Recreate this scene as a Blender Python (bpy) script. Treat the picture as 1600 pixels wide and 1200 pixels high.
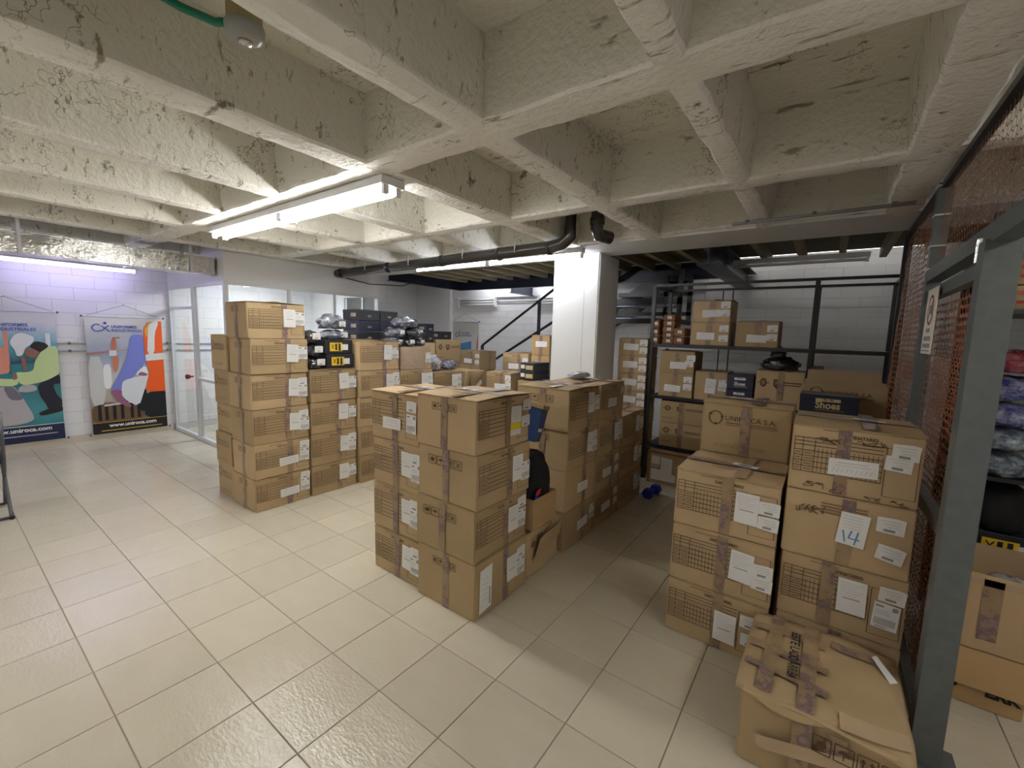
import bpy, bmesh, math, random
from mathutils import Vector, Matrix, noise

for o in list(bpy.data.objects): bpy.data.objects.remove(o)
scene = bpy.context.scene
COL = scene.collection
R = math.radians

# ------------------------------------------------------------------ camera, world, exposure
CAMH = 1.5575
cam_d = bpy.data.cameras.new('camera'); cam = bpy.data.objects.new('camera', cam_d); COL.objects.link(cam)
cam_d.sensor_width = 36.0; cam_d.lens = 675.5 * 36 / 1600; cam_d.clip_start = .02
_th, _pt, _rl = .9420, -.1150, .0293
_f = Vector((0, math.cos(_pt), math.sin(_pt))); _r = Vector((1, 0, 0)); _u = _r.cross(_f)
_r, _u = math.cos(_rl)*_r + math.sin(_rl)*_u, -math.sin(_rl)*_r + math.cos(_rl)*_u
_c, _s = math.cos(_th), math.sin(_th)
_M = Matrix(((_s, -_c, 0), (_c, _s, 0), (0, 0, 1)))
FW, RT, UP = _M @ _f, _M @ _r, _M @ _u
m4 = Matrix((RT, UP, -FW)).transposed().to_4x4(); m4.translation = (0, 0, CAMH)
cam.matrix_world = m4
scene.camera = cam
world = bpy.data.worlds.new('world'); scene.world = world; world.use_nodes = True
world.node_tree.nodes['Background'].inputs[0].default_value = (.75, .8, 1, 1)
world.node_tree.nodes['Background'].inputs[1].default_value = .05
scene.view_settings.view_transform = 'Standard'; scene.view_settings.look = 'None'
scene.view_settings.exposure = 0.78; scene.view_settings.gamma = 1
scene.view_settings.use_curve_mapping = False
scene.cycles.max_bounces = 6; scene.cycles.diffuse_bounces = 4; scene.cycles.glossy_bounces = 3; scene.cycles.transmission_bounces = 3; scene.cycles.transparent_max_bounces = 10
scene.cycles.caustics_reflective = False; scene.cycles.caustics_refractive = False
scene.cycles.adaptive_threshold = .02; scene.cycles.use_light_tree = False
TUBE = 28.0        # emission of the fluorescent tubes

# ------------------------------------------------------------------ helpers
def lin(c):
    return tuple((x/255/12.92 if x/255 <= .04045 else ((x/255+.055)/1.055)**2.4) for x in c) + (1,)
class MB:
    def __init__(s): s.v = []; s.f = []; s.m = []
    def quad(s, a, b, c, d, m=0):
        n = len(s.v); s.v += [tuple(a), tuple(b), tuple(c), tuple(d)]; s.f.append((n, n+1, n+2, n+3)); s.m.append(m)
    def poly(s, pts, z=0, m=0):
        n = len(s.v); s.v += [(p[0], p[1], z) for p in pts]; s.f.append(tuple(range(n, n+len(pts)))); s.m.append(m)
    def rect(s, x0, y0, x1, y1, z=0, m=0): s.poly([(x0, y0), (x1, y0), (x1, y1), (x0, y1)], z, m)
    def line(s, a, b, w, z=0, m=0):
        dx, dy = b[0]-a[0], b[1]-a[1]; l = math.hypot(dx, dy) or 1; nx, ny = -dy/l*w/2, dx/l*w/2
        s.poly([(a[0]-nx, a[1]-ny), (b[0]-nx, b[1]-ny), (b[0]+nx, b[1]+ny), (a[0]+nx, a[1]+ny)], z, m)
    def ring(s, cx, cy, rx, w, a0=0, a1=360, z=0, m=0, n=24, ry=None):
        ry = ry or rx
        for i in range(n):
            t0, t1 = R(a0+(a1-a0)*i/n), R(a0+(a1-a0)*(i+1)/n)
            p = lambda t, q: (cx+math.cos(t)*(rx-q), cy+math.sin(t)*(ry-q))
            s.poly([p(t0, w), p(t0, 0), p(t1, 0), p(t1, w)], z, m)
    def disc(s, cx, cy, r, z=0, m=0, n=20, ry=None):
        s.poly([(cx+math.cos(2*math.pi*i/n)*r, cy+math.sin(2*math.pi*i/n)*(ry or r)) for i in range(n)], z, m)
    def box(s, x0, x1, y0, y1, z0, z1, m=0):
        n = len(s.v)
        s.v += [(x0,y0,z0),(x1,y0,z0),(x1,y1,z0),(x0,y1,z0),(x0,y0,z1),(x1,y0,z1),(x1,y1,z1),(x0,y1,z1)]
        for q in ((0,3,2,1),(4,5,6,7),(0,1,5,4),(1,2,6,5),(2,3,7,6),(3,0,4,7)):
            s.f.append(tuple(n+i for i in q)); s.m.append(m)
    def tube(s, pts, r, n=10, m=0, cap=True):
        rings = []
        P = [Vector(p) for p in pts]
        for i, p in enumerate(P):
            d = (P[min(i+1, len(P)-1)]-P[max(i-1, 0)]).normalized()
            a = d.cross(Vector((0, 0, 1)))
            if a.length < .05: a = d.cross(Vector((0, 1, 0)))
            a.normalize(); b = d.cross(a); rings.append(len(s.v))
            rr = r[i] if isinstance(r, (list, tuple)) else r
            for k in range(n):
                t = 2*math.pi*k/n; s.v.append(tuple(p+a*math.cos(t)*rr+b*math.sin(t)*rr))
        for i in range(len(P)-1):
            for k in range(n):
                k2 = (k+1) % n
                s.f.append((rings[i]+k, rings[i]+k2, rings[i+1]+k2, rings[i+1]+k)); s.m.append(m)
        if cap:
            s.f.append(tuple(rings[0]+k for k in reversed(range(n)))); s.m.append(m)
            s.f.append(tuple(rings[-1]+k for k in range(n))); s.m.append(m)
    def mesh(s, name, mats, smooth=False):
        me = bpy.data.meshes.new(name); me.from_pydata(s.v, [], s.f)
        for mm in (mats if isinstance(mats, (list, tuple)) else [mats]): me.materials.append(mm)
        me.polygons.foreach_set('material_index', s.m)
        if smooth: me.polygons.foreach_set('use_smooth', [True]*len(s.f))
        me.update(); return me
def obj(name, me, parent=None, loc=(0,0,0), rot=(0,0,0), scale=(1,1,1)):
    o = bpy.data.objects.new(name, me); COL.objects.link(o)
    o.location = loc; o.rotation_euler = rot; o.scale = scale
    if parent: o.parent = parent
    return o
def tag(o, label, cat=None, group=None, kind=None):
    o['label'] = label
    if cat: o['category'] = cat
    if group: o['group'] = group
    if kind: o['kind'] = kind
    return o
def thing(name, label, cat, loc=(0,0,0), rz=0, group=None):
    o = obj(name, None, None, loc, (0, 0, rz)); o.empty_display_size = .1
    return tag(o, label, cat, group)
def struct(name, me, label):
    o = obj(name, me); o['kind'] = 'structure'; o['label'] = label; return o
def bevelbox(name, sx, sy, sz, mat, bev=.005, seg=1, jitter=0, seed=0):
    "box standing on z=0, centred in x and y"
    bm = bmesh.new(); bmesh.ops.create_cube(bm, size=1)
    rg = random.Random(seed)
    for v in bm.verts:
        v.co = Vector((v.co.x*sx, v.co.y*sy, (v.co.z+.5)*sz))
        if jitter:
            v.co += Vector((math.copysign(rg.random(), -v.co.x), math.copysign(rg.random(), -v.co.y), rg.uniform(-.8, 0) if v.co.z > sz/2 else 0))*jitter
    bmesh.ops.bevel(bm, geom=bm.edges[:], offset=bev, segments=seg, affect='EDGES')
    me = bpy.data.meshes.new(name); bm.to_mesh(me); bm.free(); me.materials.append(mat); return me

# ------------------------------------------------------------------ materials
def mat(name, col, rough=.6, metal=0., **kw):
    m = bpy.data.materials.new(name); m.use_nodes = True
    b = m.node_tree.nodes['Principled BSDF']
    b.inputs['Base Color'].default_value = col if len(col) == 4 else tuple(col)+(1,)
    b.inputs['Roughness'].default_value = rough; b.inputs['Metallic'].default_value = metal
    for k, v in kw.items(): b.inputs[k].default_value = v
    return m
class NT:
    def __init__(s, m): s.t = m.node_tree; s.b = s.t.nodes['Principled BSDF']
    def n(s, typ, ins=None, **at):
        x = s.t.nodes.new(typ)
        for k, v in at.items(): setattr(x, k, v)
        for k, v in (ins or {}).items():
            if isinstance(v, bpy.types.NodeSocket): s.t.links.new(v, x.inputs[k])
            else: x.inputs[k].default_value = v
        return x
    def link(s, a, k): s.t.links.new(a, s.b.inputs[k])
    def ramp(s, fac, stops, interp='LINEAR'):
        x = s.t.nodes.new('ShaderNodeValToRGB'); s.t.links.new(fac, x.inputs[0]); x.color_ramp.interpolation = interp
        e = x.color_ramp.elements
        while len(e) < len(stops): e.new(.5)
        for i, (p, c) in enumerate(stops): e[i].position = p; e[i].color = c if len(c) == 4 else tuple(c)+(1,)
        return x.outputs[0]
    def mix(s, fac, a, b, mode='MIX'):
        x = s.n('ShaderNodeMix', data_type='RGBA', blend_type=mode)
        for sk, v in ((x.inputs[0], fac), (x.inputs[6], a), (x.inputs[7], b)):
            if isinstance(v, bpy.types.NodeSocket): s.t.links.new(v, sk)
            else: sk.default_value = v
        return x.outputs[2]
    def noise(s, scale, vec=None, detail=3, rough=.55, out=0):
        x = s.n('ShaderNodeTexNoise', {'Scale': scale, 'Detail': detail, 'Roughness': rough})
        if vec is not None: s.t.links.new(vec, x.inputs['Vector'])
        return x.outputs[out]
    def bump(s, h, st=.3, dist=.01):
        x = s.n('ShaderNodeBump', {'Strength': st, 'Distance': dist, 'Height': h}); s.link(x.outputs[0], 'Normal')
    def obj(s): return s.n('ShaderNodeTexCoord').outputs['Object']
    def pos(s): return s.n('ShaderNodeNewGeometry').outputs['Position']

def cardboard(name, c, amt=.18):
    m = mat(name, c, .75); t = NT(m); p = t.pos()
    rnd = t.n('ShaderNodeObjectInfo').outputs['Random']
    a = t.mix(t.noise(3.0, p), (c[0]*.86, c[1]*.84, c[2]*.8, 1), (c[0]*1.1, c[1]*1.1, c[2]*1.1, 1))
    v = t.ramp(rnd, [(0, (1-amt, 1-amt, 1-amt*1.3)), (1, (1+amt*.5, 1+amt*.5, 1+amt*.6))])
    t.link(t.mix(1.0, a, v, 'MULTIPLY'), 'Base Color')
    t.bump(t.noise(45, p, 4), .08, .004); m.node_tree.nodes['Principled BSDF'].inputs['Specular IOR Level'].default_value = .25
    return m
M = {}
M['card'] = cardboard('cardboard', (.50, .37, .222))
M['card_warm'] = cardboard('cardboard_warm', (.53, .36, .185))
M['card_red'] = cardboard('cardboard_reddish', (.30, .15, .08))
M['card_wrap'] = mat('wrapped_cardboard', (.46, .34, .24), .2, **{'Coat Weight': .8, 'Coat Roughness': .1})
_t = NT(M['card_wrap']); _t.bump(_t.n('ShaderNodeTexWave', {'Scale': 9., 'Distortion': 9., 'Detail': 3.}).outputs[1], .5, .01)
M['ink'] = mat('brown_ink', (.10, .055, .03), .8)
M['ink_soft'] = mat('faded_brown_ink', (.27, .165, .085), .8)
M['paper'] = mat('white_paper', (.80, .80, .80), .6)
M['paper_cream'] = mat('cream_paper', (.82, .79, .68), .6)
M['grey_ink'] = mat('grey_print', (.28, .28, .31), .7)
M['pale_ink'] = mat('pale_print', (.60, .60, .63), .7)
M['blue_ink'] = mat('blue_marker', (.12, .3, .6), .7)
M['violet_ink'] = mat('violet_stamp', (.20, .17, .45), .7)
M['marker_yellow'] = mat('yellow_highlight', (.80, .72, .02), .6)
M['tape'] = mat('printed_tape', (.4, .28, .18), .28); t = NT(M['tape']); p = t.pos()
_n = t.noise(8, p, 4, .65)
t.link(t.ramp(_n, [(.34, (.37, .26, .145)), (.50, (.30, .205, .125)), (.548, (.17, .115, .13)), (.60, (.30, .22, .20)), (.645, (.33, .14, .08)), (.70, (.38, .26, .15))]), 'Base Color')
M['tape_clear'] = mat('clear_tape', (.50, .37, .24), .12, **{'Coat Weight': .6})
M['black_card'] = mat('black_cardboard', (.022, .024, .032), .45)
M['navy_card'] = mat('navy_cardboard', (.018, .022, .05), .45)
M['blue_card'] = mat('blue_cardboard', (.02, .06, .20), .5)
M['gold'] = mat('gold_print', (.62, .50, .26), .5)
M['yellow'] = mat('yellow_label', (.83, .55, .03), .55)
M['white_ink'] = mat('white_print', (.8, .8, .8), .6)
M['black_ink'] = mat('black_print', (.012, .012, .014), .6)
M['black_steel'] = mat('black_steel', (.012, .012, .016), .38)
M['navy_steel'] = mat('navy_steel', (.012, .015, .035), .35)
M['grey_paint'] = mat('grey_painted_steel', (.115, .13, .135), .38); t = NT(M['grey_paint'])
t.link(t.mix(t.noise(25, t.pos(), 4), (.085, .098, .10, 1), (.145, .16, .165, 1)), 'Base Color')
M['alu'] = mat('white_aluminium', (.72, .74, .76), .35)
M['white_enamel'] = mat('white_enamel', (.8, .8, .82), .3)
M['plastic_dark'] = mat('dark_plastic', (.015, .015, .018), .35)
M['net'] = mat('brown_plastic_net', (.30, .12, .065), .25, **{'Specular IOR Level': .6}); t = NT(M['net'])
t.link(t.mix(t.noise(2.2, t.pos(), 3), (.30, .115, .065, 1), (.56, .20, .08, 1)), 'Base Color')
M['green'] = mat('green_conduit', (.0, .19, .115), .35)
M['pipe'] = mat('dark_pipe', (.045, .04, .038), .22)
M['foil'] = mat('foil_duct', (.70, .69, .67), .20, 1.); t = NT(M['foil'])
t.bump(t.noise(20, t.pos(), 4, .6), .35, .02)
M['red_knob'] = mat('dark_red_knob', (.16, .02, .02), .3)
M['blue_rubber'] = mat('blue_vinyl', (.02, .035, .42), .45)
M['violet_cap'] = mat('violet_cap', (.05, .03, .2), .4)
M['fabric_black'] = mat('black_fabric', (.006, .006, .008), .9)
M['seat_grey'] = mat('grey_tube', (.12, .12, .14), .35, .5)
def bagmat(name, c, c2):
    m = mat(name, c, .16, **{'Coat Weight': 1., 'Coat Roughness': .06}); t = NT(m); p = t.pos()
    t.link(t.ramp(t.noise(16, p, 4, .7), [(.42, c), (.62, c2)]), 'Base Color')
    t.bump(t.noise(38, p, 4, .7), .9, .02); return m
M['bag_dark'] = bagmat('clear_bag_over_dark_cloth', (.012, .013, .017, 1), (.10, .11, .14, 1))
M['bag_grey'] = bagmat('clear_bag_over_grey_cloth', (.07, .075, .105, 1), (.26, .28, .36, 1))
M['bag_clear'] = bagmat('crumpled_clear_bag', (.30, .31, .36, 1), (.62, .64, .70, 1))
M['bag_black'] = bagmat('black_bin_bag', (.008, .008, .010, 1), (.03, .03, .035, 1))
M['bag_blue'] = bagmat('clear_bag_over_blue_cloth', (.05, .06, .28, 1), (.35, .38, .55, 1))
M['bag_red'] = bagmat('clear_bag_over_red_cloth', (.35, .02, .06, 1), (.5, .2, .25, 1))
M['bag_steel'] = bagmat('clear_bag_over_steel_blue_cloth', (.10, .14, .20, 1), (.38, .44, .50, 1))

M['wall'] = mat('white_wall_paint', (.8, .8, .82), .55); t = NT(M['wall']); p = t.pos()
t.link(t.mix(t.noise(1.7, p, 4), (.75, .75, .765, 1), (.84, .84, .86, 1)), 'Base Color'); t.bump(t.noise(60, p, 3), .12, .004)
M['mortar'] = mat('painted_mortar', (.60, .60, .62), .8)
M['column'] = mat('column_paint', (.80, .81, .83), .45); t = NT(M['column']); t.bump(t.noise(40, t.pos(), 3), .06, .004)
# rough painted concrete
def plaster(name, a, b, bump=.7, crack=.5):
    m = mat(name, a, .75); t = NT(m); p = t.pos()
    base = t.mix(t.noise(1.3, p, 3), a+(1,), b+(1,))
    pit = t.ramp(t.noise(5.5, p, 5, .72), [(.30, (.22, .20, .17)), (.37, (1, 1, 1))])
    mp = t.n('ShaderNodeMapping', {'Vector': p, 'Rotation': (0, 0, .6), 'Scale': (3, 22, 9)})
    scr = t.ramp(t.noise(1.0, mp.outputs[0], 4, .7), [(.32, (.42, .38, .31)), (.39, (1, 1, 1))])
    wob = t.n('ShaderNodeVectorMath', {0: t.noise(3.5, p, 4, .7, 1), 1: p}, operation='ADD').outputs[0]
    vo = t.n('ShaderNodeTexVoronoi', {'Vector': wob, 'Scale': 2.6}, feature='DISTANCE_TO_EDGE').outputs[0]
    ck = t.ramp(vo, [(.004, (.30, .26, .20)), (.016, (1, 1, 1))])
    mask = t.ramp(t.noise(1.9, p, 2), [(.50, (0, 0, 0)), (.60, (crack,)*3)])
    c = t.mix(1., t.mix(1., base, pit, 'MULTIPLY'), scr, 'MULTIPLY')
    t.link(t.mix(mask, c, t.mix(1., c, ck, 'MULTIPLY')), 'Base Color')
    h = t.n('ShaderNodeMath', {0: t.noise(8, p, 5, .7), 1: t.noise(34, p, 2)}, operation='ADD').outputs[0]
    t.bump(h, bump, .022); return m
M['plaster'] = plaster('rough_painted_concrete', (.75, .735, .66), (.84, .83, .765), .45, .9)
M['rib'] = plaster('rough_painted_rib', (.84, .835, .80), (.90, .895, .87), .5, .8)  # undersides paler than rib sides: partly paint, partly light put into the colour
M['deck'] = mat('mezzanine_deck', (.16, .14, .085), .8)
M['joist'] = mat('pale_joist', (.36, .32, .20), .7)
# floor tile
M['tile'] = mat('cream_ceramic_tile', (.62, .56, .44), .22); t = NT(M['tile']); p = t.pos()
gx = t.n('ShaderNodeVectorMath', {0: p, 1: (3.243, -.35, 0)}, operation='ADD')
gs = t.n('ShaderNodeVectorMath', {0: gx.outputs[0], 1: (1/.36, 1/.36, 0), 2: (0, 0, .5)}, operation='MULTIPLY_ADD')
gf = t.n('ShaderNodeVectorMath', {0: gs.outputs[0]}, operation='FLOOR')
wn = t.n('ShaderNodeTexWhiteNoise', {'Vector': gf.outputs[0]}, noise_dimensions='3D')
off = t.n('ShaderNodeVectorMath', {0: wn.outputs['Color'], 1: (17, 17, 17)}, operation='MULTIPLY')
tp = t.n('ShaderNodeVectorMath', {0: p, 1: off.outputs[0]}, operation='ADD').outputs[0]
tmap = t.n('ShaderNodeMapping', {'Vector': tp, 'Rotation': (0, 0, .5), 'Scale': (1, 2.2, 1)}).outputs[0]
base = t.mix(t.noise(4.5, tmap, 2, .5), (.615, .555, .44, 1), (.68, .625, .51, 1))
base = t.mix(1., base, t.ramp(wn.outputs['Value'], [(0, (.93, .93, .93)), (1, (1.04, 1.04, 1.04))]), 'MULTIPLY')
t.link(base, 'Base Color')
t.link(t.ramp(t.noise(6, tmap, 3), [(.3, (.15,)*3), (.7, (.25,)*3)]), 'Roughness')
h = t.n('ShaderNodeMath', {0: t.noise(9, tmap, 4, .6), 1: t.noise(38, tmap, 3)}, operation='MULTIPLY').outputs[0]
t.bump(h, .30, .011)
M['grout'] = mat('dark_grout', (.33, .29, .225), .9)
M['skirting'] = mat('beige_skirting', (.62, .55, .45), .4)

def glass():
    m = bpy.data.materials.new('clear_glass'); m.use_nodes = True; nt = m.node_tree; nt.nodes.clear()
    o = nt.nodes.new('ShaderNodeOutputMaterial'); mx = nt.nodes.new('ShaderNodeMixShader')
    tr = nt.nodes.new('ShaderNodeBsdfTransparent'); tr.inputs[0].default_value = (.96, .98, .975, 1)
    gl = nt.nodes.new('ShaderNodeBsdfGlossy'); gl.inputs['Roughness'].default_value = .02
    fr = nt.nodes.new('ShaderNodeFresnel'); fr.inputs[0].default_value = 1.6
    ge = nt.nodes.new('ShaderNodeNewGeometry'); iv = nt.nodes.new('ShaderNodeMath'); iv.operation = 'SUBTRACT'; iv.inputs[0].default_value = 1; nt.links.new(ge.outputs['Backfacing'], iv.inputs[1])
    ml = nt.nodes.new('ShaderNodeMath'); ml.operation = 'MULTIPLY'; nt.links.new(fr.outputs[0], ml.inputs[0]); nt.links.new(iv.outputs[0], ml.inputs[1])
    nt.links.new(ml.outputs[0], mx.inputs[0]); nt.links.new(tr.outputs[0], mx.inputs[1]); nt.links.new(gl.outputs[0], mx.inputs[2]); nt.links.new(mx.outputs[0], o.inputs[0])
    return m
M['glass'] = glass()
def emit(name, c, s):
    m = bpy.data.materials.new(name); m.use_nodes = True; b = m.node_tree.nodes['Principled BSDF']
    b.inputs['Base Color'].default_value = (.8, .8, .8, 1)
    b.inputs['Emission Color'].default_value = c+(1,); b.inputs['Emission Strength'].default_value = s; return m
M['tube'] = emit('lit_tube', (1., .99, .93), TUBE)
M['tube_cool'] = emit('lit_tube_cool', (.93, .95, 1.), TUBE*1.05)
M['tube_violet'] = emit('lit_tube_violet', (.62, .56, 1.), TUBE*.55)
M['tube_warm'] = emit('lit_tube_warm', (1., .96, .86), TUBE)
M['tube_dim'] = emit('lit_tube_dim', (1., .96, .86), TUBE*.48)
M['tube_mid'] = emit('lit_tube_mid', (.95, .93, 1.), TUBE*.5)
M['tube_faint'] = emit('lit_tube_faint', (1., .97, .92), TUBE*.11)
M['tube_off'] = mat('unlit_tube', (.72, .74, .72), .3)
M['panel_on'] = emit('lit_office_panel', (.95, .97, 1.), 20.)

# text helper -------------------------------------------------------
_txt = {}
def textmesh(body, m, bold=.0, sx=1.0):
    "flat lettering, width normalised to 1, lower left at origin; returns mesh and height"
    k = (body, m.name, bold, sx)
    if k in _txt: return _txt[k]
    cu = bpy.data.curves.new('lettering', 'FONT'); cu.body = body; cu.size = 1; cu.offset = bold; cu.resolution_u = 3
    o = bpy.data.objects.new('tmp', cu); COL.objects.link(o)
    bpy.context.view_layer.update()
    me = bpy.data.meshes.new_from_object(o.evaluated_get(bpy.context.evaluated_depsgraph_get()))
    bpy.data.objects.remove(o)
    xs = [v.co.x for v in me.vertices]; ys = [v.co.y for v in me.vertices]
    w = max(xs)-min(xs); x0, y0 = min(xs), min(ys)
    for v in me.vertices: v.co = Vector(((v.co.x-x0)/w, (v.co.y-y0)/w, 0))
    me.materials.clear(); me.materials.append(m); me.name = 'lettering'
    _txt[k] = (me, (max(ys)-y0)/w); return _txt[k]
def addtext(mb, body, x, y, w, z=0, m=0, bold=0., hs=1.0, rot=0):
    "append lettering to a mesh builder"
    me, h = textmesh(body, M['ink'], bold); n = len(mb.v)
    c, s = math.cos(rot), math.sin(rot)
    for v in me.vertices:
        a, b = v.co.x*w, v.co.y*w*hs
        mb.v.append((x+a*c-b*s, y+a*s+b*c, z))
    for p in me.polygons: mb.f.append(tuple(n+i for i in p.vertices)); mb.m.append(m)
    return h*w*hs


# ------------------------------------------------------------------ the room
X0, X1, Y0, Y1, ZC, ZS = -7.745, 2.2, -3.4, 6.85, 2.42, 2.74
T = .36
mb = MB(); mb.box(X0-.1, X1+.1, Y0-.1, Y1+.1, -.2, -.0035)
floor = struct('floor', mb.mesh('floor', M['grout']), 'cream square ceramic tile floor of the store room')
tile_me = bevelbox('tile', T-.004, T-.004, .012, M['tile'], .0015)
cells = []
i0, i1 = math.floor((X0+3.243)/T), math.ceil((X1+3.243)/T)
j0, j1 = math.floor((Y0-.35)/T), math.ceil((Y1-.35)/T)
rest = MB()
for i in range(i0, i1):
    for j in range(j0, j1):
        cx, cy = -3.243+(i+.5)*T, .35+(j+.5)*T
        d = Vector((cx, cy, -CAMH)); w = d.dot(FW); vis = False; key = 99
        if w > .1:
            u, v = d.dot(RT)/w, d.dot(UP)/w
            vis = abs(u) < 1.30 and -1.05 < v < .9; key = w
        cells.append((0 if vis else 1, key if vis else 1e3+d.length, cx, cy))
cells.sort()
for k, (nv, key, cx, cy) in enumerate(cells):
    if k < 300 and nv == 0: obj('tile', tile_me, floor, (cx, cy, -.012))
    else: rest.box(max(cx-T/2+.002, X0), min(cx+T/2-.002, X1), max(cy-T/2+.002, Y0), min(cy+T/2-.002, Y1), -.012, 0)
ro = obj('tile', rest.mesh('far_tiles', M['tile']), floor); ro['kind'] = 'stuff'

# painted block walls with recessed joints
def blockwall(name, label, axis, at, a0, a1, z0, z1, bh, bw, sgn, detail, holes=(), mat_=None):
    """axis 'x': wall plane x=at, runs along y; sgn: direction of the room"""
    m_ = mat_ or M['wall']
    mb = MB()
    b0, b1 = (at-.12*sgn, at-.003*sgn); lo, hi = min(b0, b1), max(b0, b1)
    if axis == 'x': mb.box(lo, hi, a0, a1, -.05, ZS)
    else: mb.box(a0, a1, lo, hi, -.05, ZS)
    w = struct(name, mb.mesh(name, M['mortar']), label)
    full = {}; rest = MB(); cnt = 0
    nz = int(math.ceil((z1-z0)/bh))
    for k in range(nz):
        za, zb = z0+k*bh, min(z0+(k+1)*bh, z1)
        s = a0-(bw/2 if k % 2 else 0)
        while s < a1:
            p, q = max(s, a0), min(s+bw, a1); s += bw
            if q-p < .03 or zb-za < .02: continue
            g = .0022
            dims = (round(q-p-2*g, 4), round(zb-za-2*g, 4))
            c = ((p+q)/2, za+g)
            if detail(c[0], (za+zb)/2):
                if dims not in full:
                    full[dims] = bevelbox('block', *((.012, dims[0]) if axis == 'x' else (dims[0], .012)), dims[1], m_, .0018)
                loc = (at-.006*sgn, c[0], c[1]) if axis == 'x' else (c[0], at-.006*sgn, c[1])
                obj('block', full[dims], w, loc); cnt += 1
            else:
                if axis == 'x': rest.box(min(at-.012*sgn, at), max(at-.012*sgn, at), p+g, q-g, za+g, zb-g)
                else: rest.box(p+g, q-g, min(at-.012*sgn, at), max(at-.012*sgn, at), za+g, zb-g)
    if rest.v:
        o = obj('block', rest.mesh('far_blocks', m_), w); o['kind'] = 'stuff'
    return w
wl = blockwall('wall_left', 'white painted block wall behind the two long posters', 'x', X0, Y0, Y1, .09, ZS, .157, .40, 1,
               lambda a, z: -.2 < a < 2.2 and z < 2.3)
wf = blockwall('wall_far', 'white painted block wall behind the stairs and rack', 'y', Y1, X0, X1, 0, ZS, .125, .40, -1,
               lambda a, z: -7.2 < a < .8 and 1.0 < z < 2.45)
mb = MB(); mb.box(X1, X1+.12, Y0, Y1, -.05, ZS); struct('wall_right', mb.mesh('wall_right', M['wall']), 'plain white wall at the far side of the cage')
mb = MB(); mb.box(X0, X1, Y0-.12, Y0, -.05, ZS); struct('wall_back', mb.mesh('wall_back', M['wall']), 'plain white wall behind the viewer')
mb = MB(); mb.box(X0, X0+.014, Y0, 2.15, 0, .085); struct('baseboard_left', mb.mesh('baseboard_left', M['skirting']), 'low beige tile skirting under the posters')

# waffle ceiling: slab + ribs
def rough_rib(axis, c, w, a0, a1, seed, zb=ZC, wt=.028):
    """rib with a ragged underside; axis 'y' runs along y at x=c"""
    mb = MB(); n = max(4, int((a1-a0)/.045)); prof = []
    for i in range(n+1):
        a = a0+(a1-a0)*i/n
        def j(k, s): return noise.noise(Vector((a*s, seed*7.3+k*3.1, seed)))
        l = -w/2+.010*j(0, 6)+.005*j(1, 25); r = w/2+.010*j(2, 6)+.005*j(3, 25)
        zl = zb+.006*j(4, 9)+.004; zr = zb+.006*j(5, 9)+.004; zm = zb-.002+.004*j(6, 8)
        pts = [(-w/2-wt, ZS+.01), (l-.012, zb+.11+.01*j(7, 7)), (l, zl+.012), (l+.012, zl), (0, zm), (r-.012, zr), (r, zr+.012), (r+.012, zb+.11+.01*j(8, 7)), (w/2+wt, ZS+.01)]
        base = len(mb.v)
        for (q, z) in pts: mb.v.append((c+q, a, z) if axis == 'y' else (a, c+q, z))
        if i:
            for k in range(8):
                p0 = base-9+k; f = (p0, p0+1, base+k+1, base+k)
                mb.f.append(f if axis == 'y' else f[::-1]); mb.m.append(0 if 1 < k < 6 else 1)
    return mb.mesh('rib', [M['rib'], M['plaster']])
mb = MB(); mb.box(X0-.1, X1+.1, Y0-.1, 4.45, ZS, ZS+.15); mb.box(X0-.1, X1+.1, 4.45, Y1+.1, ZS, ZS+.15)
ceiling = struct('ceiling', mb.mesh('ceiling', M['plaster']), 'rough white painted concrete waffle slab ceiling with deep bays')
for k, (c, w) in enumerate([(-7.4, .14), (-6.55, .14), (-5.66, .15), (-4.75, .14), (-3.93, .14), (-3.06, .15), (-2.13, .19), (-1.32, .15), (-.485, .11), (.30, .19), (1.1, .14), (1.9, .14)]):
    obj('rib', rough_rib('y', c, w, Y0, 3.95, k+1), ceiling)
for k, (c, w) in enumerate([(-2.35, .16), (-1.35, .16), (-.06, .16), (1.545, .19), (2.79, .15)]):
    obj('rib', rough_rib('x', c, w, X0, X1, k+31, ZC+.001), ceiling)
mb = MB(); mb.box(X0, X1, 3.86, 4.46, ZC, ZS+.02)
bm_me = mb.mesh('beam', M['column']); b_ = obj('beam', bm_me, ceiling); b_['label'] = 'smooth painted edge beam'
# chipped plaster lip along the beam
obj('plaster_lip', rough_rib('x', 3.83, .07, X0, X1, 77, ZC+.012, .02), ceiling)

# column
mb = MB(); mb.box(-2.53, -1.98, 4.2, 4.70, 0, ZC+.02)
me = bevelbox('column', .55, .5, ZC, M['column'], .012, 2)
col_ = obj('column', me, None, (-2.255, 4.45, 0)); tag(col_, 'square white painted concrete column beside the stacked cartons', kind='structure')
mb = MB(); mb.box(-.004, .004, -.0015, .0, 0, ZC-.01); obj('paint_joint', mb.mesh('paint_joint', M['mortar']), col_, (.11, -.25, 0))

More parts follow.
